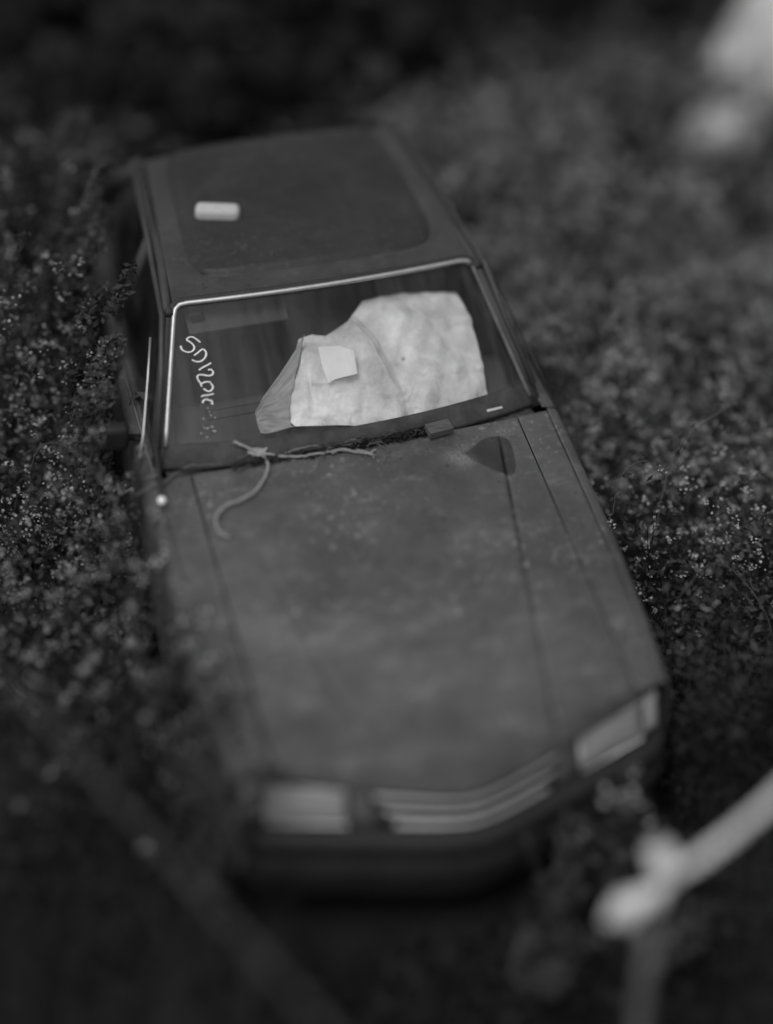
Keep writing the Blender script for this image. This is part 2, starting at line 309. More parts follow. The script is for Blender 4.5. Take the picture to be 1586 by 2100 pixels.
# ------------------------------------------------------------ traced outlines, in the surface coordinates of the car panels
D = {"strokes":[[[-0.8309,0.7479],[-0.8527,0.7695],[-0.8792,0.7883],[-0.9037,0.7858],[-0.9125,0.7736],[-0.8921,0.757],[-0.8733,0.7374],[-0.8667,0.7173],[-0.8768,0.6988],[-0.8991,0.6927],[-0.9234,0.7014],[-0.9405,0.7159],[-0.9475,0.7376]],[[-0.867,0.6688],[-0.8449,0.6846],[-0.8212,0.7034],[-0.8045,0.6969],[-0.7953,0.6751],[-0.8026,0.65],[-0.8232,0.631],[-0.8468,0.6283],[-0.8647,0.6347],[-0.8783,0.644]],[[-0.837,0.5744],[-0.8138,0.59],[-0.7904,0.6007],[-0.7667,0.613]],[[-0.7843,0.5698],[-0.7697,0.5732],[-0.7551,0.5559],[-0.7609,0.5389],[-0.7813,0.5343],[-0.8075,0.5414],[-0.8322,0.5451],[-0.8451,0.535],[-0.8389,0.512],[-0.8242,0.4884],[-0.8196,0.4689]],[[-0.8199,0.4881],[-0.7984,0.4975],[-0.7668,0.4931]],[[-0.7697,0.487],[-0.7568,0.4668],[-0.7625,0.445],[-0.781,0.4371],[-0.7952,0.4446],[-0.8095,0.4569]],[[-0.8217,0.4069],[-0.8063,0.4137],[-0.7837,0.4134],[-0.7512,0.4202]],[[-0.8129,0.3665],[-0.8088,0.3805],[-0.7949,0.3889],[-0.778,0.3812],[-0.764,0.3769],[-0.7599,0.3528]]],"dots":[[-0.7862,0.3328],[-0.7765,0.3099],[-0.7682,0.2871],[-0.8078,0.2695],[-0.745,0.2711],[-0.8019,0.2107],[-0.7884,0.2082],[-0.7817,0.2093],[-0.7655,0.216],[-0.7588,0.2171],[-0.7508,0.1882],[-0.744,0.1871],[-0.7882,0.1548],[-0.8203,0.1805],[-0.7561,0.1933]],"sheet_bot":[[-0.3125,0.177],[-0.2476,0.172],[-0.098,0.1509],[0.0209,0.1254],[0.2539,0.0931],[0.4113,0.0846],[0.5829,0.0772],[0.7892,0.0765]],"sheet_top":[[-0.3375,0.3864],[-0.2034,0.729],[-0.1143,0.7449],[-0.0246,0.7252],[0.1307,0.7903],[0.2696,0.9076],[0.5625,0.9106],[0.9223,0.8426]],"sheet_mid":[[-0.3496,0.2634],[-0.224,0.4501],[-0.1184,0.4337],[-0.0319,0.4308],[0.241,0.4608],[0.4075,0.4846],[0.6387,0.4719],[0.8598,0.4168]],"flap_bot":[[-0.5032,0.1527],[-0.4691,0.1488],[-0.4092,0.1562],[-0.3125,0.177]],"flap_top":[[-0.5149,0.2951],[-0.4736,0.381],[-0.3685,0.5046],[-0.1787,0.7405]],"flap_mid":[[-0.5198,0.2617],[-0.4695,0.2899],[-0.398,0.2924],[-0.3217,0.3162]],"label":[[0.7349,0.0118],[0.8247,0.0061],[0.8235,0.0198],[0.7345,0.0283]],"stain":[[0.3974,1.2432],[0.4291,1.2623],[0.4746,1.2917],[0.5132,1.3004],[0.5494,1.3011],[0.5786,1.2828],[0.583,1.2447],[0.5764,1.1905],[0.5649,1.1438],[0.5479,1.1105],[0.5294,1.1007],[0.5153,1.1164],[0.4753,1.1334],[0.4379,1.1704],[0.4033,1.2013],[0.3826,1.2367]],"powder":[[0.3402,1.2353,0.04,1],[0.3789,1.2027,0.04,0.9],[0.5787,1.3157,0.03,0.7],[0.4025,1.2728,0.03,0.5],[-0.6352,1.3218,0.05,0.45],[-0.1149,1.2129,0.06,0.3],[-0.5288,0.6315,0.16,0.22],[-0.1677,0.7668,0.12,0.12],[0.1351,0.2312,0.2,0.15],[-0.3352,0.9586,0.07,0.15],[-0.3291,0.5173,0.15,0.15]],"loop":[[-0.3851,1.396],[-0.3702,1.3765],[-0.3679,1.3398],[-0.3763,1.3097],[-0.3951,1.2778],[-0.416,1.2513],[-0.4401,1.226],[-0.4653,1.2101],[-0.4963,1.1988],[-0.5265,1.1904],[-0.5546,1.1902],[-0.5781,1.1797],[-0.6014,1.1624],[-0.6159,1.1407],[-0.6208,1.1166],[-0.6171,1.0882],[-0.6045,1.0681],[-0.5831,1.0561]],"main":[[-0.475,1.4428],[-0.4508,1.431],[-0.4215,1.4173],[-0.3851,1.396],[-0.3539,1.3838],[-0.3152,1.3653],[-0.2714,1.3525],[-0.2337,1.3444],[-0.19,1.3445],[-0.1505,1.3421],[-0.1137,1.3428],[-0.0699,1.342],[-0.0262,1.3203],[0.0419,1.2869]],"mainfork":[[-0.0236,1.3292],[0.0018,1.3159],[0.0264,1.3004],[0.0408,1.3096],[0.0514,1.3122]],"twigs":[[[-0.4834,1.3396],[-0.4479,1.353],[-0.4037,1.3577],[-0.3666,1.362],[-0.331,1.3601]],[[-0.2914,1.3732],[-0.2607,1.3795],[-0.2196,1.3834],[-0.1829,1.3839],[-0.1519,1.3767],[-0.1233,1.361],[-0.0835,1.3588],[-0.0154,1.3573]],[[-0.128,1.3506],[-0.1553,1.3248],[-0.183,1.3034],[-0.2039,1.2668],[-0.2346,1.2468],[-0.2439,1.1992],[-0.2449,1.1557]],[[-0.3119,1.4065],[-0.3165,1.3815],[-0.3269,1.3478]],[[-0.4852,1.3917],[-0.4516,1.3968],[-0.4219,1.4006],[-0.3973,1.3832]],[[-0.0626,1.3678],[-0.0117,1.3703]],[[-0.1184,1.3369],[-0.073,1.3418],[-0.0212,1.3175],[0.0245,1.2976],[0.034,1.2799]],[[0.0245,1.2976],[0.0409,1.3115],[0.0528,1.3101]],[[-0.0556,1.3685],[-0.0098,1.3736],[0.0383,1.3692],[0.0777,1.3687]],[[-0.019,1.3419],[0.0062,1.3609],[0.0353,1.3761]],[[0.0226,1.3327],[0.0471,1.3488],[0.0752,1.3272],[0.093,1.3043],[0.0951,1.2787]],[[0.0415,1.2969],[0.0703,1.278],[0.0933,1.2728]],[[0.0836,1.2812],[0.0696,1.2594],[0.0592,1.2493]],[[0.1327,1.3861],[0.1694,1.3753],[0.2097,1.3763],[0.2474,1.3686]],[[0.0336,1.3364],[0.0741,1.3399],[0.0966,1.3161],[0.0964,1.291],[0.0795,1.2759]],[[-0.0771,1.3795],[-0.0751,1.3606],[-0.0884,1.3392]],[[-0.1128,1.357],[-0.0627,1.3609],[-0.0124,1.365],[0.0496,1.3575],[0.095,1.3601],[0.1341,1.3579]]],"leftvine":[[-0.8745,1.329],[-0.8154,1.3473],[-0.7684,1.3506],[-0.7149,1.3829],[-0.6634,1.4045],[-0.5998,1.3949],[-0.5093,1.3785]],"bright_patch":[[-0.1259,0.6364],[0.0028,0.624],[0.0852,0.5784],[0.0786,0.4341],[-0.0549,0.4232],[-0.099,0.4053],[-0.1187,0.5027]],"smudge_shading":[[-0.5336,0.6126,0.05,0.5],[-0.4107,0.5421,0.05,0.4],[-0.2766,0.5143,0.04,0.35],[-0.0445,0.5094,0.04,0.45],[0.1163,0.555,0.04,0.45],[0.2671,0.6165,0.035,0.5],[0.3759,0.658,0.03,0.5],[-0.5904,0.6679,0.12,0.45],[-0.0135,0.3232,0.2,0.35],[0.3934,0.4419,0.06,0.5],[0.2651,0.2414,0.12,0.3],[-0.4388,0.9847,0.06,0.3],[-0.5899,0.3918,0.14,0.3],[-0.1963,0.925,0.1,-0.3],[0.1595,0.9788,0.12,-0.25],[-0.2926,0.7125,0.08,-0.2],[0.5022,0.334,0.1,0.25],[-0.0594,0.1804,0.1,-0.25],[-0.5165,0.278,0.12,-0.2],[0.0196,1.1473,0.1,0.2],[0.2684,0.8436,0.08,0.15]],"block":[[0.2474,1.3686],[0.2758,1.3473],[0.3659,1.3481],[0.3686,1.4079]],"leafy":[[-0.4273,1.4156],[-0.3965,1.4164],[-0.3684,1.4127],[-0.3478,1.4156],[-0.3659,1.3936],[-0.3872,1.3807],[-0.4127,1.3938],[-0.4302,1.4111]]}
# ------------------------------------------------------------ panel shapes
def sm(x): return np.sqrt(x*x+.0081)-.09
def y_front(x): return -.050+.195*sm(x)/.655
def y_bend(x): return .10+.05*(x/.75)**2
def z_lip(x): return .64+.078*np.clip(np.abs(x)/.76,0,1.1)**1.2
def z_top(x,y):
    s=(1.36-y)/1.27
    z=.945-.165*s-.02*s*s-.022*(x/.8)**2
    xc=.56-.23*np.clip(s,0,1)
    k=np.clip((s-.02)/.10,0,1)
    return z-np.where(x>0,.0075,.0035*np.clip((s-.2)*3,0,1))*np.exp(-((np.abs(x)-xc)/.010)**2)*k+.004*k/(1+np.exp(-(xc-np.abs(x))/.02))
def z_hood(x,y):
    yb=y_bend(x);yf=y_front(x)
    t=np.clip((yb-y)/np.maximum(yb-yf,.02),0,1)
    zb=z_top(x,np.maximum(y,yb))
    return np.where(y<yb, zb+(z_lip(x)-zb)*t**1.7, zb)
def glass(s,t):
    s=np.asarray(s,float);t=np.asarray(t,float)
    x=s*(.74-.135*t)
    y=1.461+.438*t-(1-s*s)*(.085-.040*t)
    z=.932+.391*t+(1-s*s)*.018*t
    return np.stack([x,y,z],-1)
def z_rest(x,y): return float(z_hood(np.array(x),np.array(y)))+.89*max(0.,float(y)-1.405)


# ------------------------------------------------------------ ground
def hills(x, y):
    return .03*math.sin(x*1.3+.4)*math.cos(y*.9)+.02*math.sin(x*3.1+y*2.2)-.03
us = sorted(set(list(np.linspace(-6, 8, 71))+[-150, -60, -25, -12, 14, 30, 70, 150]))
vs2 = sorted(set(list(np.linspace(-4, 12, 81))+[-150, -60, -20, -8, 18, 35, 75, 150]))
gr = grid(lambda u, v: (u, v, hills(u, v)), us, vs2).build('ground', M['soil']); tag(gr, kind='structure')

# ------------------------------------------------------------ CAR
car = empty('abandoned_car', (0, 1.65, 0), 'abandoned dull grey hatchback with chrome-trimmed windscreen, sunk among weeds', 'car')
YR = 1.352
def x_edge(y): return .785-.04*max(0, (.8-y)/.8)**2
def panel(xa, xb, nx, ny, name, m, solid=.010, parent=car, roll=None, edge=False):
    """strip of bonnet / wing between x=xa(y-ish) and xb, from the cowl to the lip"""
    def fn(u, w):
        x = xa+(xb-xa)*u
        yf = float(y_front(x)); yb = float(y_bend(x))
        yr = YR + .02*(x/.8)**2*2
        y = yr+(yb-yr)*(w/.8) if w < .8 else yb+(yf-yb)*((w-.8)/.2)
        if edge: x = xa+((x_edge(y) if xa > 0 else -x_edge(y))-xa)*u
        if edge and w >= .8:
            yf = float(y_front(x)); yb = float(y_bend(x)); y = yb+(yf-yb)*((w-.8)/.2)
        z = float(z_hood(np.array(x), np.array(y)))
        return (x, y, z)
    return grid(fn, np.linspace(0, 1, nx), list(np.linspace(1, .8, ny//4))[:-1]+list(np.linspace(.8, 0, ny)))
xin = .652
hm = panel(-xin, xin, 300, 220, 'hood', M['hood'])
hood = hm.build('hood', M['hood'], car, solid=.012)
me = hood.data; nv = len(me.vertices); co = np.empty(nv*3, dtype=np.float32); me.vertices.foreach_get('co', co); co = co.reshape(-1, 3)
# a soft dent and slight waviness
dz = .0035*np.exp(-((co[:, 0]-.1)**2+(co[:, 1]-.7)**2)/.04)-.004*np.exp(-((co[:, 0]+.25)**2/.02+(co[:, 1]-.5)**2/.05))+.0015*np.sin(co[:, 0]*9+co[:, 1]*4)
co[:, 2] += dz; me.vertices.foreach_set('co', co.ravel())
def sdf(P, poly):
    poly = np.array(poly); d = np.full(len(P), 1e9); inside = np.zeros(len(P), bool)
    for i in range(len(poly)):
        a, b_ = poly[i], poly[(i+1) % len(poly)]; ab = b_-a
        tt = np.clip(((P-a)@ab)/(ab@ab+1e-12), 0, 1); d = np.minimum(d, np.linalg.norm(P-a-tt[:, None]*ab, axis=1))
        c = ((a[1] > P[:, 1]) != (b_[1] > P[:, 1])) & (P[:, 0] < (b_[0]-a[0])*(P[:, 1]-a[1])/(b_[1]-a[1]+1e-12)+a[0])
        inside ^= c
    return np.where(inside, -d, d)
at = me.attributes.new('stain', 'FLOAT', 'POINT'); at.data.foreach_set('value', np.clip(sdf(co[:, :2], D['stain']), -.02, .02).astype(np.float32))
pw = np.zeros(nv)
for x, y, r_, a_ in D['powder']: pw += a_*np.exp(-((co[:, 0]-x)**2+((co[:, 1]-y)*1.25)**2)/(r_*r_))
sm_ = np.zeros(nv)
for x, y, r_, a_ in D['smudge_shading']: sm_ += a_*np.exp(-((co[:, 0]-x)**2+((co[:, 1]-y)*1.5)**2)/(r_*r_))
s_c = np.clip((1.36-co[:, 1])/1.27, 0, 1); xc_ = .56-.23*s_c
sm_ -= np.where(co[:, 0] > 0, .75, .28*np.clip((s_c-.3)*3, 0, 1))*np.exp(-((np.abs(co[:, 0])-xc_)/.006)**2)*np.clip(s_c*8, 0, 1)*(co[:, 1] > .07)  # shade of the bonnet creases painted in as thin dark lines
at = me.attributes.new('smudge_shading', 'FLOAT', 'POINT'); at.data.foreach_set('value', sm_.astype(np.float32))
at = me.attributes.new('powder', 'FLOAT', 'POINT'); at.data.foreach_set('value', pw.astype(np.float32))

def side_x(y):  # widest line of the flank
    return .835-.065*max(0, (.9-y)/.9)**2-.10*max(0, (y-1.7)/1.5)
AX1, AX2, WR = .62, 2.78, .345
def xe0(y): return .80-.10*max(0, (y-1.7)/1.5)
def flank(sgn, y0, y1, ny, name, x_in=None, parent=car):
    """outer skin from a top line over the shoulder down to the sill, wheel arches cut out"""
    def fn(u, w):
        y = y0+(y1-y0)*u
        xs = side_x(y)
        if x_in is not None:
            x0 = x_in; zt = float(z_hood(np.array(x0), np.array(y)))
        else:
            x0 = xe0(y)-.03; zt = .93-.01*max(0, y-1.4)
        zlow = .24
        for ax in (AX1, AX2):
            if abs(y-ax) < WR: zlow = max(zlow, .30+math.sqrt(max(0, WR**2-(y-ax)**2)))
        zlow = min(zlow, zt-.10)
        if w <= .45:
            q = w/.45
            if x_in is not None:
                x = x0+(.785-x0)*q; z = float(z_hood(np.array(x), np.array(max(y, float(y_front(x))))))-.004*q
            else:
                x = x0+(xe0(y)-x0)*q; z = zt-.008*q
        else:
            q = (w-.45)/.55
            xe = .785 if x_in is not None else xe0(y)
            ze = (float(z_hood(np.array(xe), np.array(y)))-.004) if x_in is not None else zt-.008
            if q < .22:
                a = q/.22*math.pi/2; x = xe+(xs-xe)*math.sin(a); z = ze-.045*(1-math.cos(a))
            else:
                k = (q-.22)/.78; z = ze-.045+(zlow-ze+.045)*k; x = xs+.012*math.sin(k*math.pi)-.05*max(0, k-.55)**1.5
                if abs(z-.62) < .02: x += .0
        return (sgn*x, y, z)
    ws = list(np.linspace(0, .45, 8))+list(np.linspace(.45, .571, 8))[1:]+list(np.linspace(.571, 1, 14))[1:]
    g_ = grid(fn, np.linspace(0, 1, ny), ws)
    if sgn < 0: g_.f = [tuple(reversed(q)) for q in g_.f]
    g_.f = [tuple(reversed(q)) for q in g_.f] if False else g_.f
    return g_
for sg in (-1, 1):
    # front wing: the top strip beside the bonnet and the skin below it
    top = panel(sg*(xin+.005), sg*.785, 16, 120, 'f', None, edge=True)
    if sg < 0: top.f = [tuple(reversed(q)) for q in top.f]
    def skin(u, w, sg=sg):
        yf = float(y_front(.745)); y = YR+.045+(yf-YR-.045)*u; xe = x_edge(y)
        ze = float(z_hood(np.array(xe), np.array(y))); xs = side_x(y)
        zlow = .24
        if abs(y-AX1) < WR: zlow = .30+math.sqrt(WR**2-(y-AX1)**2)
        zlow = min(zlow, ze-.09)
        if w < .35:
            a = w/.35*math.pi/2; return (sg*(xe+(xs-xe)*math.sin(a)), y, ze-.05*(1-math.cos(a)))
        k = (w-.35)/.65; z = ze-.05+(zlow-ze+.05)*k
        return (sg*(xs+.008*math.sin(k*math.pi)-.04*max(0, k-.5)**1.5), y, z)
    s2 = grid(skin, np.linspace(0, 1, 90), np.linspace(0, 1, 24))
    if sg < 0: s2.f = [tuple(reversed(q)) for q in s2.f]
    w_ = MB(); w_.add(top.v, top.f); w_.add(s2.v, [tuple(reversed(q)) for q in s2.f])
    w_.build('fender', M['paint'], car, solid=.006)
    # door and rear quarter
    for y0, y1, nm in ((1.408, 2.35, 'door'), (2.357, 3.27, 'rear_quarter_panel')):
        d = flank(sg, y0, y1, 60, nm)
        if sg > 0: d.f = [tuple(reversed(q)) for q in d.f]
        d.f = [tuple(reversed(q)) for q in d.f]
        o = d.build(nm, M['paint'], car, solid=.006)
        if nm == 'door':
            h_ = MB(); h_.box((sg*.845, 2.22, .80), (.025, .13, .025)); h_.build('handle', M['dullchrome'], o, bevel=.006)
# inner body tub, so that nothing is hollow
tub = MB()
tub.box((0, .72, .46), (1.12, 1.16, .34)); tub.box((0, 2.35, .31), (1.52, 1.9, .14)); tub.box((0, 3.08, .58), (1.34, .32, .44))
tub.box((0, 1.36, .62), (1.5, .06, .52))
tub.build('body_shell', M['black'], car, bevel=.02)
# cowl trough between bonnet and glass
def cowl(u, w):
    s = -1+2*u; gx, gy, gz = glass(s, 0.0); yb_ = YR+.04*(s*.74/.8)**2
    y = float(gy)+.02+(yb_+.004-float(gy)-.02)*w
    z = float(gz)-.022-.018*math.sin(w*math.pi)
    return (float(gx)*1.0, y, z)
grid(cowl, np.linspace(0, 1, 60), np.linspace(0, 1, 8)).build('cowl', M['litter'], car, solid=.01)
# heap of leaf litter is its own stuff further on

# windscreen
gl = grid(lambda u, w: tuple(glass(-1+2*u, w)), np.linspace(0, 1, 60), np.linspace(0, 1, 30))
wind = gl.build('windshield', M['glass'], car)
def gpt(s, t_, off=0.0):
    p = Vector(glass(s, t_)); e = 1e-3
    du = Vector(glass(s+e, t_))-p; dv = Vector(glass(s, t_+e))-p; n_ = du.cross(dv).normalized()
    return p+n_*off
def on_glass(path, off): return [gpt(s, t_, off) for s, t_ in path]
def densify(pts, k=4, jit=0):
    """Catmull-Rom"""
    P_ = [Vector(p) for p in pts]; P_ = [P_[0]]+P_+[P_[-1]]; out = []
    for i in range(1, len(P_)-2):
        for j in range(k):
            q = j/k; a, b_, c, d = P_[i-1], P_[i], P_[i+1], P_[i+2]
            out.append(.5*((2*b_)+(c-a)*q+(2*a-5*b_+4*c-d)*q*q+(3*b_-a-3*c+d)*q**3))
    out.append(P_[-2]); return out
# trim around the glass: bright at top and sides, dark seal below
path = [(-1.0, .10)]+[(-1.0, t_) for t_ in np.linspace(.2, .93, 12)]+[(-.993, .975), (-.97, 1.0)]+[(s, 1.008) for s in np.linspace(-.92, .92, 24)]+[(.97, 1.0), (.993, .975)]
tp = on_glass(path, .010)
MB().tube(tp, .0105, 8, squash=1.0).build('windshield_trim', M['chrome'], car)
MB().tube(on_glass([(1.0, t_) for t_ in np.linspace(.96, .02, 14)], .010), .009, 8).build('windshield_trim', M['oldtrim'], car)
sl = MB().tube(on_glass([(-1.015, t_) for t_ in np.linspace(-.01, 1.0, 14)]+[(s, 1.03) for s in np.linspace(-.98, .98, 20)]+[(1.015, t_) for t_ in np.linspace(1.0, -.01, 14)], .0), .013, 8)
sl.build('windshield_seal', M['rubber'], car)
# wide flat seal below the glass
def lowband(u, w):
    s = -1.01+2.02*u
    p = gpt(s, -.035+.155*w, .006+.004*math.sin(w*math.pi)); return tuple(p)
grid(lowband, np.linspace(0, 1, 60), np.linspace(0, 1, 8)).build('windshield_seal', M['seal'], car, solid=.006)
# chalk writing on the glass
ch = MB()
for st_ in D['strokes']:
    pts = densify(on_glass(st_, .0015), 4)
    rr = [.0042*random.uniform(.82, 1.12) for _ in pts]
    ch.tube(pts, rr, 6, squash=.35)
for s, t_ in D['dots']: ch.ball(gpt(s, t_, .001), (.0022, .0022, .0012), 5)
for i in range(26):
    ch.ball(gpt(-.80+random.uniform(-.035, .055), .22+random.uniform(-.14, .2), .001), (.001, .001, .0006), 4)
ch.build('chalk_writing', M['chalk'], wind)
lb = MB(); q = [gpt(s, t_, .0125) for s, t_ in D['label']]
lb.add(q, [(0, 1, 2, 3)]); lb.build('paper_label', M['paper'], wind, smooth=False, solid=.001)
# mirror base inside, dark
mb = MB(); mb.box(gpt(-.86, .93, -.04), (.05, .02, .03)); mb.build('visor_clip', M['black'], car, bevel=.005)

# pillars, roof
ROOFY0, ROOFY1 = 1.905, 2.85
def roof_half(y): return .612-.075*(y-ROOFY0)/(ROOFY1-ROOFY0)
def roof_z(x, y):
    u = (y-ROOFY0)/(ROOFY1-ROOFY0); hw = roof_half(y)
    z = 1.335+.052*math.sin(min(1, u*1.15)*math.pi/2)+.018*(1-(x/hw)**2)
    if u > .85: z -= .04*((u-.85)/.15)**2
    return z
def roof_fn(u, w):
    y = ROOFY0+(ROOFY1-ROOFY0)*w; hw = roof_half(y); x = -hw+2*hw*u
    yy = y-(.040*(1-(x/hw)**2))*(1-w)
    return (x, yy, roof_z(x, y))
grid(roof_fn, np.linspace(0, 1, 120), np.linspace(0, 1, 110)).build('roof', M['roof'], car, solid=.012)
def panel_fn(u, w):
    a, b_ = 2*u-1, 2*w-1                      # square to rounded rectangle
    k = 1-.10*(abs(a)**6*abs(b_)**6)
    a *= k; b_ *= k
    yc, hy = (ROOFY0+.085+ROOFY1-.005)/2, (ROOFY1-.005-ROOFY0-.085)/2
    y = yc+hy*b_; hw = roof_half(y)-.085; x = hw*a
    e = min(1-abs(2*u-1), (1-abs(2*w-1))*1.2)/.11; e = min(1, max(0, e))
    yy = y-.030*(1-(x/hw)**2)*(1-w)
    return (x, yy, roof_z(x, y)-.002+.020*(e*e*(3-2*e))+.014*math.sin(w*math.pi/2))
grid(panel_fn, np.linspace(0, 1, 120), np.linspace(0, 1, 120)).build('roof_panel', M['vinyl'], car, solid=.004)
for sg in (-1, 1):
    # rain gutter with a dark channel
    ys = np.linspace(1.86, 2.86, 24)
    gp = []; ch_ = []
    for y in ys:
        yc = min(max(y, ROOFY0), ROOFY1); z = 1.335+.052*math.sin(min(1, (yc-ROOFY0)/(ROOFY1-ROOFY0)*1.15)*math.pi/2)
        if y > 2.74: z -= .03*((y-2.74)/.12)**2
        gp.append((sg*(roof_half(y)+.047), y, z-.020)); ch_.append((sg*(roof_half(y)+.018), y, z-.02))
    gp = [(sg*.762, 1.49, .985), (sg*.70, 1.70, 1.17)]+gp
    MB().tube(gp, .012, 8, squash=1.3).build('rain_gutter', M['roof'], car)
    MB().tube(ch_, .016, 8).build('gutter_channel', M['rubber'], car)
    # A pillar, door frame, B and rear pillar
    fr = MB()
    fr.tube([(sg*.765, 1.455, .90), (sg*.728, 1.60, 1.045), (sg*.66, 1.80, 1.225), (sg*.635, 1.90, 1.305), (sg*.60, 2.15, 1.335), (sg*.585, 2.5, 1.35), (sg*.56, 2.85, 1.345)], .026, 10)
    fr.tube([(sg*.74, 2.36, .90), (sg*.60, 2.34, 1.34)], .030, 10)
    fr.tube([(sg*.55, 2.80, 1.345), (sg*.60, 3.02, 1.14), (sg*.655, 3.20, .90)], [.04, .045, .05], 10)
    fr.build('window_frame', M['frame'], car)
    MB().tube([(sg*.835, 1.485, .93), (sg*.80, 1.56, 1.005), (sg*.748, 1.72, 1.14), (sg*.712, 1.84, 1.235)], .0055, 6).build('door_trim', M['chrome'] if sg < 0 else M['rubber'], car)
    MB().tube([(sg*.79, 1.42, .925), (sg*.785, 2.0, .922), (sg*.70, 3.2, .905)], .007, 6).build('belt_trim', M['oldtrim'], car)
    w1 = MB(); w1.add([(sg*.775, 1.50, .93), (sg*.745, 2.335, .93), (sg*.605, 2.325, 1.325), (sg*.635, 1.90, 1.295)], [(0, 1, 2, 3) if sg > 0 else (3, 2, 1, 0)])
    w1.build('side_window', M['glass2'], car, smooth=False)
    w1 = MB(); w1.add([(sg*.735, 2.385, .93), (sg*.655, 3.13, .92), (sg*.575, 2.83, 1.32), (sg*.60, 2.37, 1.33)], [(0, 1, 2, 3) if sg > 0 else (3, 2, 1, 0)])
    w1.build('side_window', M['glass2'], car, smooth=False)
# hatch and rear window
hb = MB(); hb.add([(-.69, 3.27, .90), (.69, 3.27, .90), (.73, 3.30, .60), (-.73, 3.30, .60), (-.71, 3.28, .30), (.71, 3.28, .30)], [(3, 2, 1, 0), (4, 5, 2, 3)])
hb.build('tailgate', M['paint'], car, solid=.012)
rw = MB(); rw.add([(-.65, 3.25, .92), (.65, 3.25, .92), (.53, 2.91, 1.345), (-.53, 2.91, 1.345)], [(0, 1, 2, 3)]); rw.build('rear_window', M['glass2'], car, smooth=False)
for sg in (-1, 1):
    q = MB(); q.box((sg*.62, 3.30, .72), (.2, .05, .12)); q.build('tail_lamp', M['lens2'], car, bevel=.01)

# ---- front end
def front_pt(x, q, off=0):
    """q 0 at the bonnet lip, 1 at the bumper top; off outward"""
    yf = float(y_front(x)); zl = float(z_lip(x))-.022
    z = zl+(.535-zl)*q; y = yf+.022-.052*q-off
    return (x, y, z)
bk = grid(lambda u, w: front_pt(-.755+1.51*u, -.05+1.25*w, -.03), np.linspace(0, 1, 40), np.linspace(0, 1, 6)); bk.f = [tuple(reversed(f)) for f in bk.f]
bk.build('grille_backing', M['seal'], car, solid=.02, offset=0)
def lamp(x0, x1, q0, q1, name, m, off=.004):
    g_ = grid(lambda u, w: front_pt(x0+(x1-x0)*u, q0+(q1-q0)*w, off+.010*math.sin(u*math.pi)**.5*math.sin(w*math.pi)**.5), np.linspace(0, 1, 16), np.linspace(0, 1, 8))
    g_.f = [tuple(reversed(f)) for f in g_.f]
    return g_.build(name, m, car, solid=.03, bevel=0)
for sg in (-1, 1):
    a, b_ = sorted((sg*.685, sg*.425)); hl = lamp(a, b_, .06, .93, 'headlight', M['lens'])
    # chrome rim of the lamp
    rim = [front_pt(x, q_, .012) for x, q_ in ((a, .04), (b_, .04), (b_, .96), (a, .96), (a, .04))]
    MB().tube(rim, .006, 6).build('rim', M['dullchrome'], hl)
    a, b_ = sorted((sg*.697, sg*.757)); lamp(a, b_, .05, .9, 'indicator', M['lens2'])
    a, b_ = sorted((sg*.41, sg*.33)); lamp(a, b_, .0, 1.05, 'lamp_surround', M['surround'], -.002)
gm = MB()
grb = car
for k, (q0, q1, x0, x1) in enumerate(((.02, .20, -.33, .34), (.46, .60, -.30, .32), (.82, .98, -.27, .29))):
    g_ = grid(lambda u, w: front_pt(x0+(x1-x0)*u, q0+(q1-q0)*w, .012+.006*math.sin(w*math.pi)), np.linspace(0, 1, 30), np.linspace(0, 1, 6))
    g_.f = [tuple(reversed(f)) for f in g_.f]; g_.build('grille_bar', M['chrome'] if k < 1 else M['dullchrome'], car, solid=.01)
for x in np.linspace(-.30, .30, 17):
    gm.tube([front_pt(x, .1, .0), front_pt(x, 1.1, .0)], .004, 5)
gm.build('grille', M['bumper'], car)
# bumper: swept profile wrapping round the corners
bp_path = [(-.795, .50), (-.792, .30), (-.785, .19), (-.755, .12), (-.71, .075)]+[(x, float(y_front(x))-.06+.0*x) for x in np.linspace(-.66, .66, 25)]+[(.71, .075), (.755, .12), (.785, .19), (.792, .30), (.795, .50)]
prof = [(.05, .525), (-.015, .53), (-.035, .505), (-.038, .455), (-.030, .44), (-.045, .425), (-.048, .36), (-.03, .28), (.0, .20), (.03, .14)]
def sweep(path, prof, dz=0):
    m_ = MB(); P2 = [Vector((a, b_, 0)) for a, b_ in path]; vv = []
    for i, p in enumerate(P2):
        t_ = (P2[min(i+1, len(P2)-1)]-P2[max(i-1, 0)]).normalized(); n_ = Vector((t_.y, -t_.x, 0))
        for o_, z in prof: q_ = p-n_*o_; vv.append((q_.x, q_.y, z+dz))
    k = len(prof)
    return m_.add(vv, [(i*k+j, i*k+j+1, (i+1)*k+j+1, (i+1)*k+j) for i in range(len(P2)-1) for j in range(k-1)])
bum = sweep(bp_path, prof)
bum.build('bumper', M['bumper'], car, solid=.012)
rp = [(x, 3.34) for x in np.linspace(.70, -.70, 9)]
sweep([(.765, 2.98), (.755, 3.2), (.74, 3.30)]+rp+[(-.74, 3.30), (-.755, 3.2), (-.765, 2.98)], [(.05, .5), (-.03, .5), (-.05, .45), (-.05, .36), (-.02, .28), (.05, .26)]).build('bumper', M['bumper'], car, solid=.01)
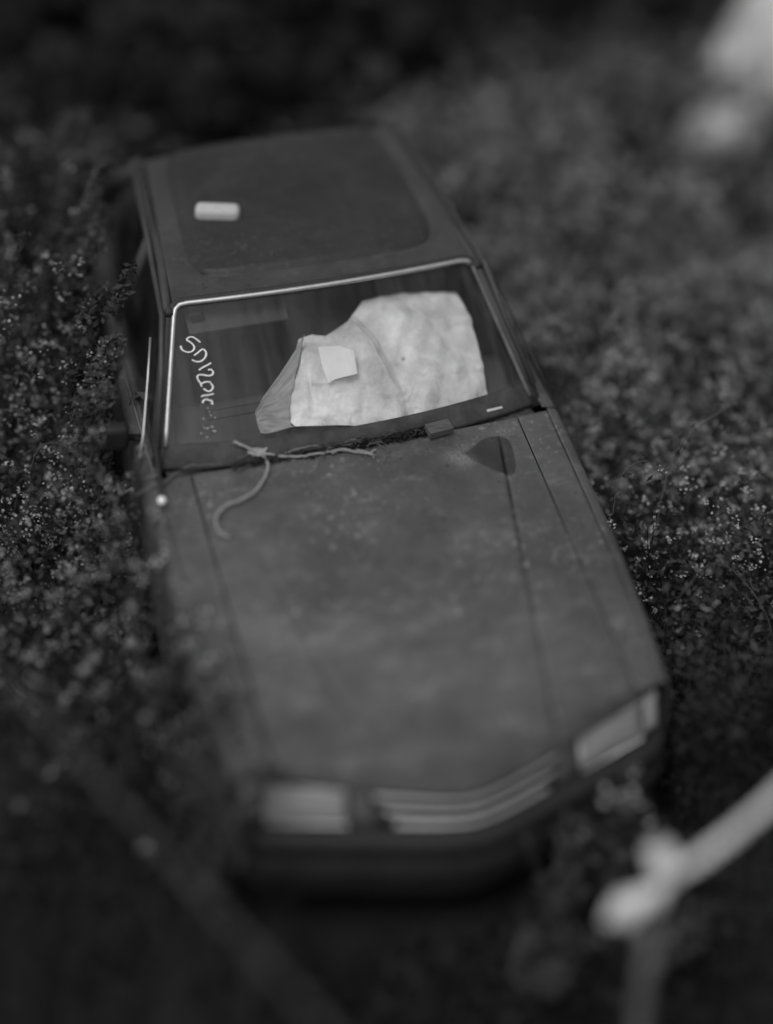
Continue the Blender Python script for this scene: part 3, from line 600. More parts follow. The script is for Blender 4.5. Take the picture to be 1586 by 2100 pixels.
# wheels
for sx in (-1, 1):
    for ay in (AX1, AX2):
        wx = .70 if ay < 1 else .635
        w_ = empty('wheel', (sx*wx, ay, .27), None, None); w_.parent = car; w_.matrix_parent_inverse = Matrix.Translation(-ORIGIN[car])
        s_ = sx
        MB().lathe([(.17, -.07*s_), (.26, -.075*s_), (.28, -.05*s_), (.283, 0), (.28, .05*s_), (.26, .075*s_), (.17, .07*s_)], (sx*wx, ay, .27)).build('tyre', M['rubber'], w_)
        MB().lathe([(.005, .04*s_), (.05, .045*s_), (.06, .02*s_), (.13, .03*s_), (.165, .07*s_), (.175, .075*s_), (.175, -.07*s_)], (sx*wx, ay, .27)).build('rim', M['dullchrome'], w_)
# door mirror
mi = MB(); mi.box((-.925, 1.60, .985), (.15, .06, .11), Euler((0, 0, R(-6))).to_matrix())
mo = mi.build('door_mirror', M['bumper'], car, bevel=.02)
MB().tube([(-.80, 1.62, .935), (-.88, 1.61, .965)], .014, 8).build('mirror_arm', M['bumper'], mo)
mi = MB(); mi.box((.935, 1.60, 1.01), (.16, .07, .115), Euler((0, 0, R(6))).to_matrix())
# aerial folded along the left A pillar, white tip
an = MB().tube([(-.765, 1.52, 1.01), (-.772, 1.44, .985), (-.783, 1.34, .965), (-.793, 1.265, .955)], .0075, 8).build('aerial', M['rubber'], car)
MB().ball((-.795, 1.25, .955), (.016, .018, .014), 8).build('aerial_tip', M['white'], an)
# wipers lying in the cowl
wz = lambda x, y: float(z_top(np.array(x), np.array(y)))
wp = MB().tube([(-.70, 1.392, .952), (-.52, 1.372, .955), (-.39, 1.362, .957)], .006, 6); wp.build('wiper', M['rubber'], car)
wp = MB().tube([(-.22, 1.372, .962), (0, 1.366, .966), (.22, 1.380, .968), (.34, 1.392, .965)], .008, 6); wp.build('wiper', M['rubber'], car)
# interior
dsh = grid(lambda u, w: (-.70+1.40*u, 1.46+.40*w-.07*(1-(2*u-1)**2)*(1-w), .895+.035*math.sin(min(1, w*1.3)*math.pi*.6)-.10*max(0, w-.75)/.25), np.linspace(0, 1, 30), np.linspace(0, 1, 16))
dsh.build('dashboard', M['dash'], car, solid=.03)
dd = MB()
for k in range(2): dd.box((-.30, 1.66+.05*k, .937), (.46, .014, .006))
dd.build('dashboard_vent', M['dash'], car, bevel=.002)
for sx in (-.36, .36):
    st_ = MB(); st_.box((sx, 2.30, .55), (.50, .52, .18)); o = st_.build('seat', M['seat'], car, bevel=.05)
    b2 = MB(); b2.box((sx, 2.62, .86), (.48, .14, .58), Euler((R(-14), 0, 0)).to_matrix(), taper=.86); b2.build('seat_back', M['seat'], o, bevel=.05)
b3 = MB(); b3.box((0, 3.0, .70), (1.2, .16, .5), Euler((R(-12), 0, 0)).to_matrix()); b3.build('rear_seat', M['seat'], car, bevel=.05)
stw = MB(); stc = Vector((.36, 1.93, .93)); rm = Euler((R(62), 0, 0)).to_matrix()
stw.tube([stc+rm @ Vector((.19*math.cos(a), .19*math.sin(a), 0)) for a in np.linspace(0, 2*math.pi, 40)], .013, 8, cap=False)
for a in (R(0), R(180), R(270)): stw.tube([stc, stc+rm @ Vector((.185*math.cos(a), .185*math.sin(a), 0))], .014, 6)
stw.build('steering_wheel', M['rubber'], car)
vz = MB(); vz.box((-.36, 1.90, 1.24), (.40, .13, .015), Euler((R(22), 0, 0)).to_matrix()); vz.build('sun_visor', M['dash'], car, bevel=.006)

import mathutils.noise as mn
# ------------------------------------------------------------ sheets lying inside against the windscreen
def ruled(bot, mid, top, n=70, mrows=46, name='', offs=None):
    def samp(L_, u):
        L2 = np.array(L_); x = u*(len(L2)-1); i = int(min(x, len(L2)-2)); f_ = x-i
        return L2[i]*(1-f_)+L2[i+1]*f_
    def fn(u, w):
        b0, m0, t0 = samp(bot, u), samp(mid, u), samp(top, u)
        st2 = (1-w)*(1-2*w)*b0+4*w*(1-w)*m0+w*(2*w-1)*t0
        return tuple(gpt(float(st2[0]), float(st2[1]), offs(u, w, st2)))
    return grid(fn, np.linspace(0, 1, n), np.linspace(0, 1, mrows))
def wr(u, w, q):
    s, t_ = float(q[0]), float(q[1])
    du_ = u-.575
    fold = .030*max(0, 1-abs(du_)/(.10 if du_ < 0 else .05))+.010*math.exp(-(du_/.008)**2)
    o_ = -.044-.016*w-.01*w*w-.6*max(0, w-.70)**1.8
    o_ += .016*mn.noise(Vector((s*4, t_*5, 1)))+.022*abs(mn.noise(Vector((s*5+t_*5, t_*4-s*3, 4))))+.004*abs(mn.noise(Vector((s*24, t_*20, 9))))*(1.4-w)
    o_ += .003*math.sin(s*19+t_*7)+.004*math.sin(s*41-t_*23)+.003*math.sin(t_*37+s*11)+fold
    o_ -= .012*math.exp(-((u-.50)/.05)**2)*w
    o_ -= .010*math.exp(-((u-.19)/.02)**2)*math.exp(-((w-.45)/.25)**2)
    o_ += .010*math.exp(-((w-.48)/.03)**2)*(1 if .2 < u < .5 else 0)
    return min(o_, -.014)
sh = ruled(D['sheet_bot'], D['sheet_mid'], D['sheet_top'], 220, 120, offs=wr).build('white_sheet', M['sheet'], None, solid=.002)
tag(sh, 'creased white sheet with a ridge fold, propped behind the windscreen', 'sheet')
pq = [gpt(s_, t_, -.010) for s_, t_ in D['bright_patch']]
c_ = sum(pq, Vector())/len(pq); n_c = (gpt(.0, .5, 0)-gpt(.0, .5, -1)).normalized(); pq = [p-n_c*((p-c_).dot(n_c)) for p in pq]
cm = MB().add(pq+[sum(pq, Vector())/len(pq)], [(i, (i+1) % len(pq), len(pq)) for i in range(len(pq))])  # added pale piece imitating a bright patch on the sheet
o = cm.build('added_bright_patch', M['bright_patch'], None, smooth=False, solid=.001); tag(o, 'small added bright patch between the creased sheet and the windscreen', 'bright_patch')
def wr2(u, w, q): return min(-.02-.04*w+.005*math.sin(u*9+w*14)+.003*math.sin(w*40), -.012)
fl = ruled(D['flap_bot'], D['flap_mid'], D['flap_top'], 40, 50, offs=wr2).build('plastic_film', M['sheet2'], None, solid=.002)
tag(fl, 'grey crumpled film beside the white sheet behind the windscreen', 'film')

# ------------------------------------------------------------ things lying on the car
def hz(x, y, up=0): return (x, y, float(z_hood(np.array(x), np.array(y)))+.89*max(0, y-1.405)+up)
bz = 1.335+.052*math.sin(min(1, (2.4-ROOFY0)/(ROOFY1-ROOFY0)*1.15)*math.pi/2)+.020
foam = MB(); foam.box((-.335, 2.325, roof_z(-.335, 2.325)+.034), (.180, .070, .066), Euler((0, 0, R(-17))).to_matrix())
o = foam.build('foam_block', M['foam'], None, bevel=.022); tag(o, 'small rounded pale block lying alone on the car roof', 'block')
# weathered wood offcut on the cowl edge
A_, B_, C_, D_ = [Vector((x, y, 0)) for x, y in D['block']]
wb = MB(); low = [Vector((p.x, p.y, hz(p.x, min(p.y, 1.35))[2]+.004)) for p in (A_, B_, C_, D_)]
wrm = Euler((R(6), R(2), R(7))).to_matrix()
low = [Vector((.316, 1.352, .955))+wrm @ Vector(q) for q in ((-.048, -.026, 0), (.052, -.026, 0), (.050, .027, 0), (-.050, .027, 0))]
hi = [p+wrm @ Vector((0, 0, .030)) for p in low]
wb.add(low+hi, [(3, 2, 1, 0), (4, 5, 6, 7), (0, 1, 5, 4), (1, 2, 6, 5), (2, 3, 7, 6), (3, 0, 4, 7)])
m, t, b = newmat('grainy_wood'); N = t.nodes; L = t.links
tc = N.new('ShaderNodeTexCoord'); mp = N.new('ShaderNodeMapping'); mp.inputs['Rotation'].default_value = (0, 0, R(-7)); mp.inputs['Scale'].default_value = (14, 190, 190)
wv = N.new('ShaderNodeTexNoise'); wv.inputs['Scale'].default_value = 1; wv.inputs['Detail'].default_value = 6; wv.inputs['Distortion'].default_value = .6
L.new(tc.outputs['Object'], mp.inputs[0]); L.new(mp.outputs[0], wv.inputs['Vector']); r = N.new('ShaderNodeMapRange'); r.inputs[3].default_value = .045; r.inputs[4].default_value = .10; L.new(wv.outputs['Fac'], r.inputs[0]); r.inputs[1].default_value = .3; r.inputs[2].default_value = .7
L.new(r.outputs[0], b.inputs['Base Color']); b.inputs['Roughness'].default_value = .85
bp = N.new('ShaderNodeBump'); bp.inputs['Distance'].default_value = .003; L.new(wv.outputs['Fac'], bp.inputs['Height']); L.new(bp.outputs[0], b.inputs['Normal'])
o = wb.build('wood_offcut', m, None, bevel=.002); tag(o, 'grey grained wood offcut lying at the foot of the windscreen', 'wood block')
# long dry branch with its looping shoot
br = empty('dry_branch', hz(-.38, 1.40), 'pale dry branch with a curling shoot across the bonnet edge', 'branch')
def twigpts(L_, up=.008, wob=.0015, k=4):
    pts = densify([hz(x, y, up) for x, y in L_], k)
    return [p+Vector((random.uniform(-wob, wob), random.uniform(-wob, wob), random.uniform(-wob, wob))) for p in pts]
mp_ = twigpts(D['main'], .018); n_ = len(mp_)
MB().tube(mp_, [.0062-.003*i/n_ for i in range(n_)], 7).build('stem', M['bark'], br)
lp = twigpts(D['loop'], .012, .0008); n_ = len(lp)
for i in range(n_): lp[i] = lp[i]+Vector((0, 0, .012*math.sin(math.pi*i/n_)))
MB().tube(lp, [.0058-.0008*i/n_ for i in range(n_)], 7).build('shoot', M['bark'], br)
fk = MB(); fk.tube(twigpts(D['mainfork'], .018), .0028, 6); fk.build('fork', M['bark'], br)
# torn bark scrap
lf = D['leafy']; cpt = np.mean(np.array(lf), 0)
sc = MB(); vv = [Vector(hz(x, y, .014+.005*math.sin(i*1.7))) for i, (x, y) in enumerate(lf)]
vc = Vector(hz(cpt[0], cpt[1], .020)); sc.add(vv+[vc], [(i, (i+1) % len(vv), len(vv)) for i in range(len(vv))])
o = sc.build('bark_scrap', M['bark'], None, smooth=False, solid=.002); tag(o, 'torn triangular scrap of bark by the windscreen corner', 'bark')
# loose twigs, one thing each
labs = ['thin twig poking forward below the bark scrap', 'arched thin twig above the main branch', 'wispy twig trailing down the bonnet middle',
        'short upright twig crossing the dry branch', 'fine twig in the gap left of the scrap', 'straight pale twig along the glass edge',
        'pale forked twig reaching onto the bonnet', 'short spur of the forked pale twig', 'thin straw lying on the litter heap', 'short straw crossing the litter diagonally',
        'curved wispy stalk right of the forked twig', 'short dark stalk inside the curved wisps', 'tiny stalk pointing at the bonnet', 'dark stick just left of the wood offcut', 'outer curved stalk of the wispy tuft',
        'tiny upright straw left of the litter heap', 'long straw on top of the litter heap']
for i, L_ in enumerate(D['twigs']):
    pale = i in (1, 5, 6, 7, 8)
    pts = twigpts(L_, .012+.006*(i % 3), .0012, 5); n_ = len(pts); r0 = (.0028, .0022, .0024, .003, .002, .0025, .0034, .003, .002, .0016, .002, .0018, .0018, .005, .0018, .0018, .002)[i]
    o = MB().tube(pts, [r0*(1-.45*k/n_)*random.uniform(.85, 1.15) for k in range(n_)], 5).build('twig', M['bark'] if pale else M['barkd'], None)
    tag(o, labs[i], 'twig', 'dry twigs lying along the foot of the windscreen')
o = MB().tube(twigpts(D['leftvine'], .016, .002), .0035, 6).build('vine_stem', M['barkd'], None); tag(o, 'dark vine stem creeping over the left wing corner', 'vine')
# litter heap in the cowl gap
V = []; nl = 2600
for i in range(nl):
    u = random.random(); x = -.5+1.15*u if random.random() < .35 else random.gauss(.08, .13)
    if x > .27 or x < -.6: continue
    c = Vector((x, 1.362+random.gauss(0, .008)-.0*x, .945+abs(random.gauss(0, .011))))
    a = random.uniform(-.5, .5)+(0 if random.random() < .7 else random.uniform(0, 3)); l = random.uniform(.006, .03); w_ = random.uniform(.0008, .003)
    d = Vector((math.cos(a), math.sin(a), random.uniform(-.3, .3)))*l/2; e = Vector((-math.sin(a), math.cos(a), random.uniform(-.6, .6)))*w_
    V += [c-d-e, c+d-e, c+d+e, c-d+e]
o = quads('leaf_litter', np.array([tuple(v) for v in V]), len(V)//4, M['leafd'], None, rng.random(len(V)//4)**3*2.2)
tag(o, 'dark dry plant litter packed in the gap below the windscreen', 'litter', kind='stuff')

# ------------------------------------------------------------ vegetation
def leaves(C_, size, aspect=.45, up=.5, droop=None):
    """diamond leaf quads at centres C_"""
    n = len(C_); th = rng.uniform(0, 2*np.pi, n); d = np.stack([np.cos(th), np.sin(th), rng.normal(0, .5, n)], 1); d /= np.linalg.norm(d, axis=1)[:, None]
    nr = rng.normal(0, 1, (n, 3)); nr[:, 2] = np.abs(nr[:, 2])+up*2; sdv = np.cross(d, nr); sdv /= np.linalg.norm(sdv, axis=1)[:, None]
    l = (size*rng.uniform(.6, 1.35, n))[:, None]; w_ = l*aspect
    V_ = np.stack([C_-d*l*.5, C_+sdv*w_*.5-d*l*.05, C_+d*l*.5, C_-sdv*w_*.5-d*l*.05], 1)
    return V_.reshape(-1, 3)
def ribbons(A, B, w0):
    n = len(A); d = B-A; s_ = np.cross(d, rng.normal(0, 1, (n, 3))); s_ /= (np.linalg.norm(s_, axis=1)[:, None]+1e-9); s_ *= (w0*rng.uniform(.6, 1.4, n))[:, None]
    return np.stack([A-s_, A+s_, B+s_*.5, B-s_*.5], 1).reshape(-1, 3)
def frnd(x, y):   # patchiness
    return (np.sin(x*2.1+y*1.3+.5)+np.sin(x*4.3-y*3.1+1.9)+np.sin(-x*1.2+y*5.2)+np.sin(x*7.7+y*6.1))/4
def weed_h(x, y):
    f = frnd(x, y)
    h = .42+.12*f
    h = np.where(x > .8, .70+.10*f-.16*np.clip(x-1.1, 0, 1.6)-.18*np.clip(.7-y, 0, 1)-.08*np.clip(y-2.5, 0, 2), h)
    h = np.where(x < -.8, .74+.12*f, h)
    h = np.where((x < -.8) & (y > 1.7), np.minimum(1.1, .74+.45*(y-1.7))+.14*f, h)
    h = np.where((x < -.8) & (y < .2), .50+.12*f, h)
    h = np.where((y < -.05) & (x > -.85) & (x < .9), .15+.06*f, h)
    h = np.where(y > 3.6, .5+.25*np.abs(f), h)
    return np.maximum(h, .08)
def incar(x, y, m_=.0): return (np.abs(x) < .87+m_) & (y > -.12-m_) & (y < 3.42+m_)
nc = 5800
cx = rng.uniform(-3.6, 5.6, nc*2); cy = rng.uniform(-2.4, 8.6, nc*2)
# keep what the picture can see, with a wide margin
keep = (~incar(cx, cy, .03)) & (cx > -2.6-.1*cy*0) & (cx < 3.0+.5*cy) & (cx > -2.4) & (cy < 8)
cx, cy = cx[keep], cy[keep]
LV, LS, FV, FS, SV, SS = [], [], [], [], [], []
for x, y in zip(cx, cy):
    H_ = float(weed_h(x, y))*random.uniform(.65, 1.25); rad = random.uniform(.10, .24)
    near = (-.2 < y < 3.2)
    k = int((95 if near else 60)*(rad/.17)**1.5)
    if y < -.05 and x > -.85: k = int(k*.45)
    th = rng.uniform(0, 2*np.pi, k); rr = rad*np.sqrt(rng.random(k)); hh = H_*(1-.55*(rr/rad)**2)*np.where(rng.random(k) < .6, rng.uniform(.75, 1.05, k), rng.uniform(.15, .8, k))
    P_ = np.stack([x+rr*np.cos(th), y+rr*np.sin(th), hh], 1)
    ok = ~incar(P_[:, 0], P_[:, 1], -.015); P_ = P_[ok]
    if len(P_) == 0: continue
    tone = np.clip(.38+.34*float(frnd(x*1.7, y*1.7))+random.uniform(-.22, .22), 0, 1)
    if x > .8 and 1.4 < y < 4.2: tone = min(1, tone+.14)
    if y > 4.3: tone *= max(.25, 1-(y-4.3)*.7)*(1 if x < 2.4 else 1.3)  # far weeds darkened in colour, standing in for tree shade
    tone *= .18+.82*min(1, max(0, y+.05)/.9) if (x < 0 or y < .1) else 1  # undergrowth shade toward the front painted into the leaf tone
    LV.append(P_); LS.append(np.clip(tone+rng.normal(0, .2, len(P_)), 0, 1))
    ns = max(3, len(P_)//7); idx = rng.integers(0, len(P_), ns)
    B = P_[idx]; A = np.stack([x+(B[:, 0]-x)*.25, y+(B[:, 1]-y)*.25, np.zeros(ns)], 1); Mid = (A+B)/2+rng.normal(0, .02, (ns, 3))
    A[:, 0] = np.where(incar(A[:, 0], A[:, 1]), x, A[:, 0])
    SV += [ribbons(A, Mid, np.full(ns, .0022)), ribbons(Mid, B, np.full(ns, .0018))]; SS.append(np.full(2*ns, tone*.8))
    # tiny pale flower heads in loose clusters above the leaves
    fd = 1.0
    if x > .8: fd = 2.2 if 1.5 < y < 2.9 else 1.5 if 2.9 <= y < 4.2 else 1.4 if .75 < y < 4.6 else (.25 if y <= .75 else .7)
    elif x < -.8: fd = 1.0 if .9 < y < 2.8 else .5
    else: fd = .15
    if y > 4.4: fd = .10 if x < 1.6 else .35
    fd *= min(1, max(0, (y-.15)/.8))
    if y < .2: fd = 0
    fd *= max(.05, .8+1.1*float(frnd(x*2.3+1, y*2.1)))
    nh = rng.poisson(6.0*fd)
    for _ in range(nh):
        a = random.uniform(0, 6.28); r2 = rad*math.sqrt(random.random()); hx, hy = x+r2*math.cos(a), y+r2*math.sin(a)
        if incar(np.array(hx), np.array(hy), .0): continue
        hzv = H_*(1-.45*(r2/rad)**2)+random.uniform(-.02, .07); m_ = random.randint(4, 13)
        c = np.array([hx, hy, hzv])+rng.normal(0, 1, (m_, 3))*(([.009, .009, .007]) if random.random() < .65 else [.022, .022, .014])
        FV.append(c); FS.append(np.clip(rng.normal(.5, .25, m_), 0, 1))
        SV.append(ribbons(np.repeat([[hx, hy, hzv-.10]], 2, 0), c[:2], np.full(2, .001))); SS.append(np.full(2, .6))
LVc = np.concatenate(LV); FVc = np.concatenate(FV)
Vl = leaves(LVc, np.where(LVc[:, 1] > 3.0, .046, .027)*rng.choice([.7, 1, 1, 1.7], len(LVc))); Vf = leaves(FVc, np.where(FVc[:, 1] > 2.9, .017, .0125), .85, 1.0)
Vs = np.concatenate(SV)
print('leaves', len(LVc), 'flowers', len(FVc), 'stems', len(Vs)//4)
me_v = np.concatenate([Vl, Vs]); me_s = np.concatenate(LS+SS)
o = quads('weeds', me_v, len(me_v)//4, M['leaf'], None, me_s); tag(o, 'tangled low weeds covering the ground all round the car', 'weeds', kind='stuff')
o = quads('weed_flowers', Vf, len(Vf)//4, M['flower'], None, np.concatenate(FS)); tag(o, 'tiny pale flower heads scattered over the weeds', 'flowers', kind='stuff')
# grass: arching blades, mostly right of the bonnet and in front
GV, GS = [], []
def blades(n, xr, yr, hr, spread, flt=None):
    x = rng.uniform(*xr, n); y = rng.uniform(*yr, n); ok = ~incar(x, y, .02); x, y = x[ok], y[ok]; n = len(x)
    th = rng.uniform(0, 2*np.pi, n); H_ = rng.uniform(*hr, n); L_ = H_*spread*rng.uniform(.3, 1.2, n); w_ = rng.uniform(.0015, .0035, n)
    s_ = np.stack([-np.sin(th), np.cos(th), 0*th], 1)*w_[:, None]; prev = None; tone = np.clip(rng.normal(.45, .22, n), 0, 1)
    for k in range(5):
        q_ = k/4; p = np.stack([x+np.cos(th)*L_*q_**1.8, y+np.sin(th)*L_*q_**1.8, H_*(1.25*q_-.38*q_**3)], 1)
        wv_ = s_*(1-.85*q_)
        if prev is not None: GV.append(np.stack([prev[0]-prev[1], prev[0]+prev[1], p+wv_, p-wv_], 1)[~incar(p[:, 0], p[:, 1], -.01)].reshape(-1, 3)); GS.append(tone[~incar(p[:, 0], p[:, 1], -.01)])
        prev = (p, wv_)
blades(15000, (.87, 2.6), (-1.3, 1.9), (.18, .48), .9)
blades(600, (-2.2, 1.2), (-1.6, -.15), (.06, .2), 1.0)
blades(7000, (-2.2, -.87), (-1.0, 2.6), (.3, .75), .6)
blades(12000, (-2.2, 4.5), (3.3, 7.5), (.25, .7), .7)
blades(5000, (.87, 3.5), (1.9, 4.0), (.3, .55), .7)
GVc = np.concatenate(GV)
o = quads('grass', GVc, len(GVc)//4, M['grass'], None, np.concatenate(GS)); tag(o, 'long arching grass blades among the weeds', 'grass', kind='stuff')

def rockm(c, r, seed):
    m_ = MB(); m_.ball((0, 0, 0), 1.0, 26); out = []
    for p in m_.v:
        v = Vector(p); k = 1+.22*mn.noise(v*1.6+Vector((seed, 0, 0)))+.09*mn.noise(v*4.1+Vector((seed, 3, 0)))
        v = v*k; out.append((c[0]+v.x*r[0], c[1]+v.y*r[1], c[2]+v.z*r[2]))
    m_.v = out; return m_

# individual taller plants against the car
def plant(x, y, h, n_st, n_leaf, lsz, label, name='tall_weed', lean=(0, 0), flower=6, fsz=.010, group=None, lm='leaf', spread=.16):
    e = empty(name, (x, y, 0), label, 'plant', group)
    st_ = MB(); lc = []; fc = []
    for i in range(n_st):
        a = random.uniform(0, 6.28); r_ = random.uniform(.2, 1)*spread; hh = h*random.uniform(.72, 1.08)
        pts = [Vector((x+random.uniform(-.02, .02), y+random.uniform(-.02, .02), 0)), Vector((x+r_*.4*math.cos(a)+lean[0]*.35, y+r_*.4*math.sin(a)+lean[1]*.35, hh*.5)), Vector((x+r_*math.cos(a)+lean[0], y+r_*math.sin(a)+lean[1], hh))]
        pts = densify(pts, 5); st_.tube(pts, [.0032-.0018*k/len(pts) for k in range(len(pts))], 5)
        for j in range(n_leaf):
            q = pts[int(len(pts)*random.uniform(.3, .999))]; lc.append(tuple(q+Vector((random.gauss(0, .022), random.gauss(0, .022), random.gauss(0, .02)))))
        for j in range(flower):
            fc.append(tuple(pts[-1]+Vector((random.gauss(0, .02), random.gauss(0, .02), random.gauss(0, .018)))))
    st_.build('stem', M['stem'], e)
    lc = np.array(lc); quads('foliage', leaves(lc, np.full(len(lc), lsz), .55), len(lc), M[lm], e, np.clip(rng.normal(.55, .2, len(lc)), 0, 1))
    if flower:
        fc = np.array(fc); quads('blossom', leaves(fc, np.full(len(fc), fsz), .9, 1), len(fc), M['flower'], e, np.clip(rng.normal(.75, .2, len(fc)), 0, 1))
    return e
LG = 'tall weeds leaning on the left flank of the car'
plant(-.985, 1.45, 1.07, 10, 46, .028, 'flowering weed standing in front of the dark door mirror', lean=(.02, 0), flower=12, fsz=.009)
plant(-.95, 1.20, .98, 8, 34, .03, 'white-headed weed at the left wing beside the aerial tip', lean=(.03, 0), flower=10, fsz=.009)
plant(-.97, 1.88, 1.10, 6, 14, .065, 'broad-leaved climber against the left windscreen pillar', lean=(.10, 0), flower=0, name='leafy_climber')
plant(-.93, 2.15, 1.20, 6, 14, .06, 'leafy climber reaching the left roof gutter', lean=(.12, 0), flower=0, name='leafy_climber')
plant(-.96, .86, .98, 9, 40, .035, 'tall weed hanging over the left bonnet edge, pale heads', lean=(.12, .0), flower=12, fsz=.016)
plant(-.97, .62, .92, 9, 44, .035, 'dense weed beside the left front wheel arch', lean=(.10, 0), flower=10, fsz=.014)
plant(-.95, .32, .92, 10, 46, .04, 'leafy weed overlapping the left front wing', lean=(.12, 0), flower=4, fsz=.013)
plant(-.90, .08, .84, 10, 44, .045, 'leafy weed rising at the left headlight corner', lean=(.08, -.03), flower=2)
plant(.28, -.28, .52, 9, 20, .055, 'leafy weed covering the lower middle of the grille', lean=(.0, .05), flower=0, spread=.16)
plant(.50, -.22, .60, 8, 18, .05, 'pale-tipped weed below the right headlight', lean=(.0, .05), flower=3, fsz=.025, spread=.14)
plant(.12, -.45, .36, 8, 20, .055, 'low leafy weed in front of the bumper middle', flower=0, spread=.2)
plant(.62, -.45, .30, 8, 20, .055, 'low weed in front of the bumper right half', flower=0, spread=.2)

# arching canes rising out of the weeds
for k, (P_, lab_) in enumerate([
    ([(1.35, 1.05, 0), (1.30, 1.10, .5), (1.15, 1.15, .78), (1.00, 1.10, .80), (.93, 1.0, .70)], 'arching cane beside the right wing, tip on the wing edge'),
    ([(1.9, 1.6, 0), (1.8, 1.5, .6), (1.55, 1.3, .86), (1.25, 1.15, .82), (1.1, .95, .62)], 'longer arching cane right of the bonnet'),
    ([(1.5, .5, 0), (1.45, .6, .4), (1.25, .7, .66), (1.05, .62, .60)], 'low arching cane beside the right front wheel'),
    ([(1.7, 2.2, 0), (1.75, 2.1, .5), (1.9, 1.8, .85), (2.0, 1.5, .8)], 'cane bending away from the right door'),
    ([(-1.2, 1.9, 0), (-1.2, 1.8, .7), (-1.12, 1.6, 1.0), (-1.0, 1.35, 1.02), (-.93, 1.15, .92)], 'thin cane crossing below the door mirror'),
    ([(-1.5, 1.6, 0), (-1.4, 1.5, .6), (-1.25, 1.4, .9), (-1.1, 1.45, .98)], 'short cane left of the door mirror'),
    ([(-1.45, .9, 0), (-1.35, 1.0, .5), (-1.15, 1.05, .85), (-.95, .95, .95)], 'cane leaning toward the left wing')]):
    pp = densify(P_, 5); e = empty('arching_cane', P_[0], lab_, 'cane', 'arching canes in the weeds')
    MB().tube(pp, [.0042-.003*q/len(pp) for q in range(len(pp))], 6).build('stem', M['cane'], e)
    lc = np.array([tuple(pp[i]+Vector((random.gauss(0, .012), random.gauss(0, .012), random.gauss(0, .008)))) for i in range(3, len(pp)) for _ in range(2)])
    quads('foliage', leaves(lc, np.full(len(lc), .032), .5), len(lc), M['leaf'], e, np.clip(rng.normal(.7, .2, len(lc)), 0, 1))
# fallen grey stem across the lower left corner
o = MB().tube(densify([(-2.45, 2.25, -.02), (-2.36, 2.05, .55), (-2.15, 1.6, 1.15), (-1.85, .95, 1.33), (-1.40, .03, 1.31), (-1.17, -.43, 1.28), (-.95, -.88, 1.25), (-.72, -1.34, 1.2), (-.62, -1.6, 1.0), (-.58, -1.75, .5), (-.58, -1.8, -.02)], 4), .012, 8).build('leaning_stem', M['stem'], None)
tag(o, 'long grey leaning stem crossing the lower left corner', 'branch')
# bleached forked branch close to the camera, lower right
bb = empty('bleached_branch', (.15, -1.12, 0), 'bleached bare forked branch rising at the lower right corner', 'branch')
k_ = densify([(.15, -1.12, -.02), (.17, -1.06, .5), (.185, -1.0, .85), (.227, -.93, .975), (.25, -.87, 1.07)], 4)
n_ = len(k_)
MB().tube(k_, [.026*(1+.10*math.sin(i*1.3)) for i in range(n_)], 10).build('main_stem', M['woodshade'], bb, sub=1)
k_ = densify([(.245, -.88, 1.06), (.30, -.85, 1.14), (.40, -.86, 1.22), (.65, -.81, 1.355), (.95, -.74, 1.58), (1.2, -.7, 1.75)], 4)
MB().tube(k_, [.019*(1+.10*math.sin(i*1.7)+.06*math.sin(i*3.9)) for i in range(len(k_))], 10).build('upper_stem', M['bleached'], bb, sub=1)
rockm((.285, -.82, 1.185), (.044, .05, .050), 3).build('knot', M['bleached'], bb)
MB().tube(densify([(.28, -.86, 1.12), (.20, -.86, 1.075), (.13, -.86, 1.035), (.10, -.865, 1.02)], 3), [.022, .020, .026, .036, .048, .046, .030, .018, .010, .005], 10).build('side_stub', M['bleached'], bb, sub=1)


# ------------------------------------------------------------ dark shrubs behind and the pale rock
def shrub(x, y, h, r, label, dens=1.0, lm='leafd', nm='dark_shrub', flat=.8, lsz=.06, grp='dark shrubs behind the car'):
    e = empty(nm, (x, y, 0), label, 'shrub', grp)
    tr = MB(); lc = []
    for i in range(9):
        a = random.uniform(0, 6.28); rr = r*random.uniform(.25, .8); top = Vector((x+rr*math.cos(a), y+rr*math.sin(a), h*random.uniform(.55, .9)))
        mid = Vector((x+rr*.35*math.cos(a), y+rr*.35*math.sin(a), h*.35))
        pts = densify([Vector((x, y, -.02)), mid, top], 5); tr.tube(pts, [.02-.015*k/len(pts) for k in range(len(pts))], 6)
        for c in range(4):
            cc = top+Vector((random.gauss(0, .3)*r, random.gauss(0, .3)*r, random.gauss(0, .16)*h)); rc = r*random.uniform(.16, .34)
            k = int(230*dens); dd_ = rng.normal(0, 1, (k, 3)); dd_ /= np.linalg.norm(dd_, axis=1)[:, None]; dd_ *= (rc*rng.random(k)**.35)[:, None]; lc.append(np.array(cc)+dd_*[1, 1, flat])
    tr.build('trunk', M['barkd'], e)
    lc = np.concatenate(lc); lc[:, 2] = np.maximum(lc[:, 2], .02)
    lc = lc[~((lc[:, 0] > -.60-.30*np.clip((1.36-lc[:, 2])/.45, 0, .9)) & (lc[:, 0] < .9) & (lc[:, 1] < 3.45))]
    quads('crown', leaves(lc, np.full(len(lc), lsz), .5), len(lc), M[lm], e, np.clip(rng.normal(.4, .25, len(lc)), 0, 1))
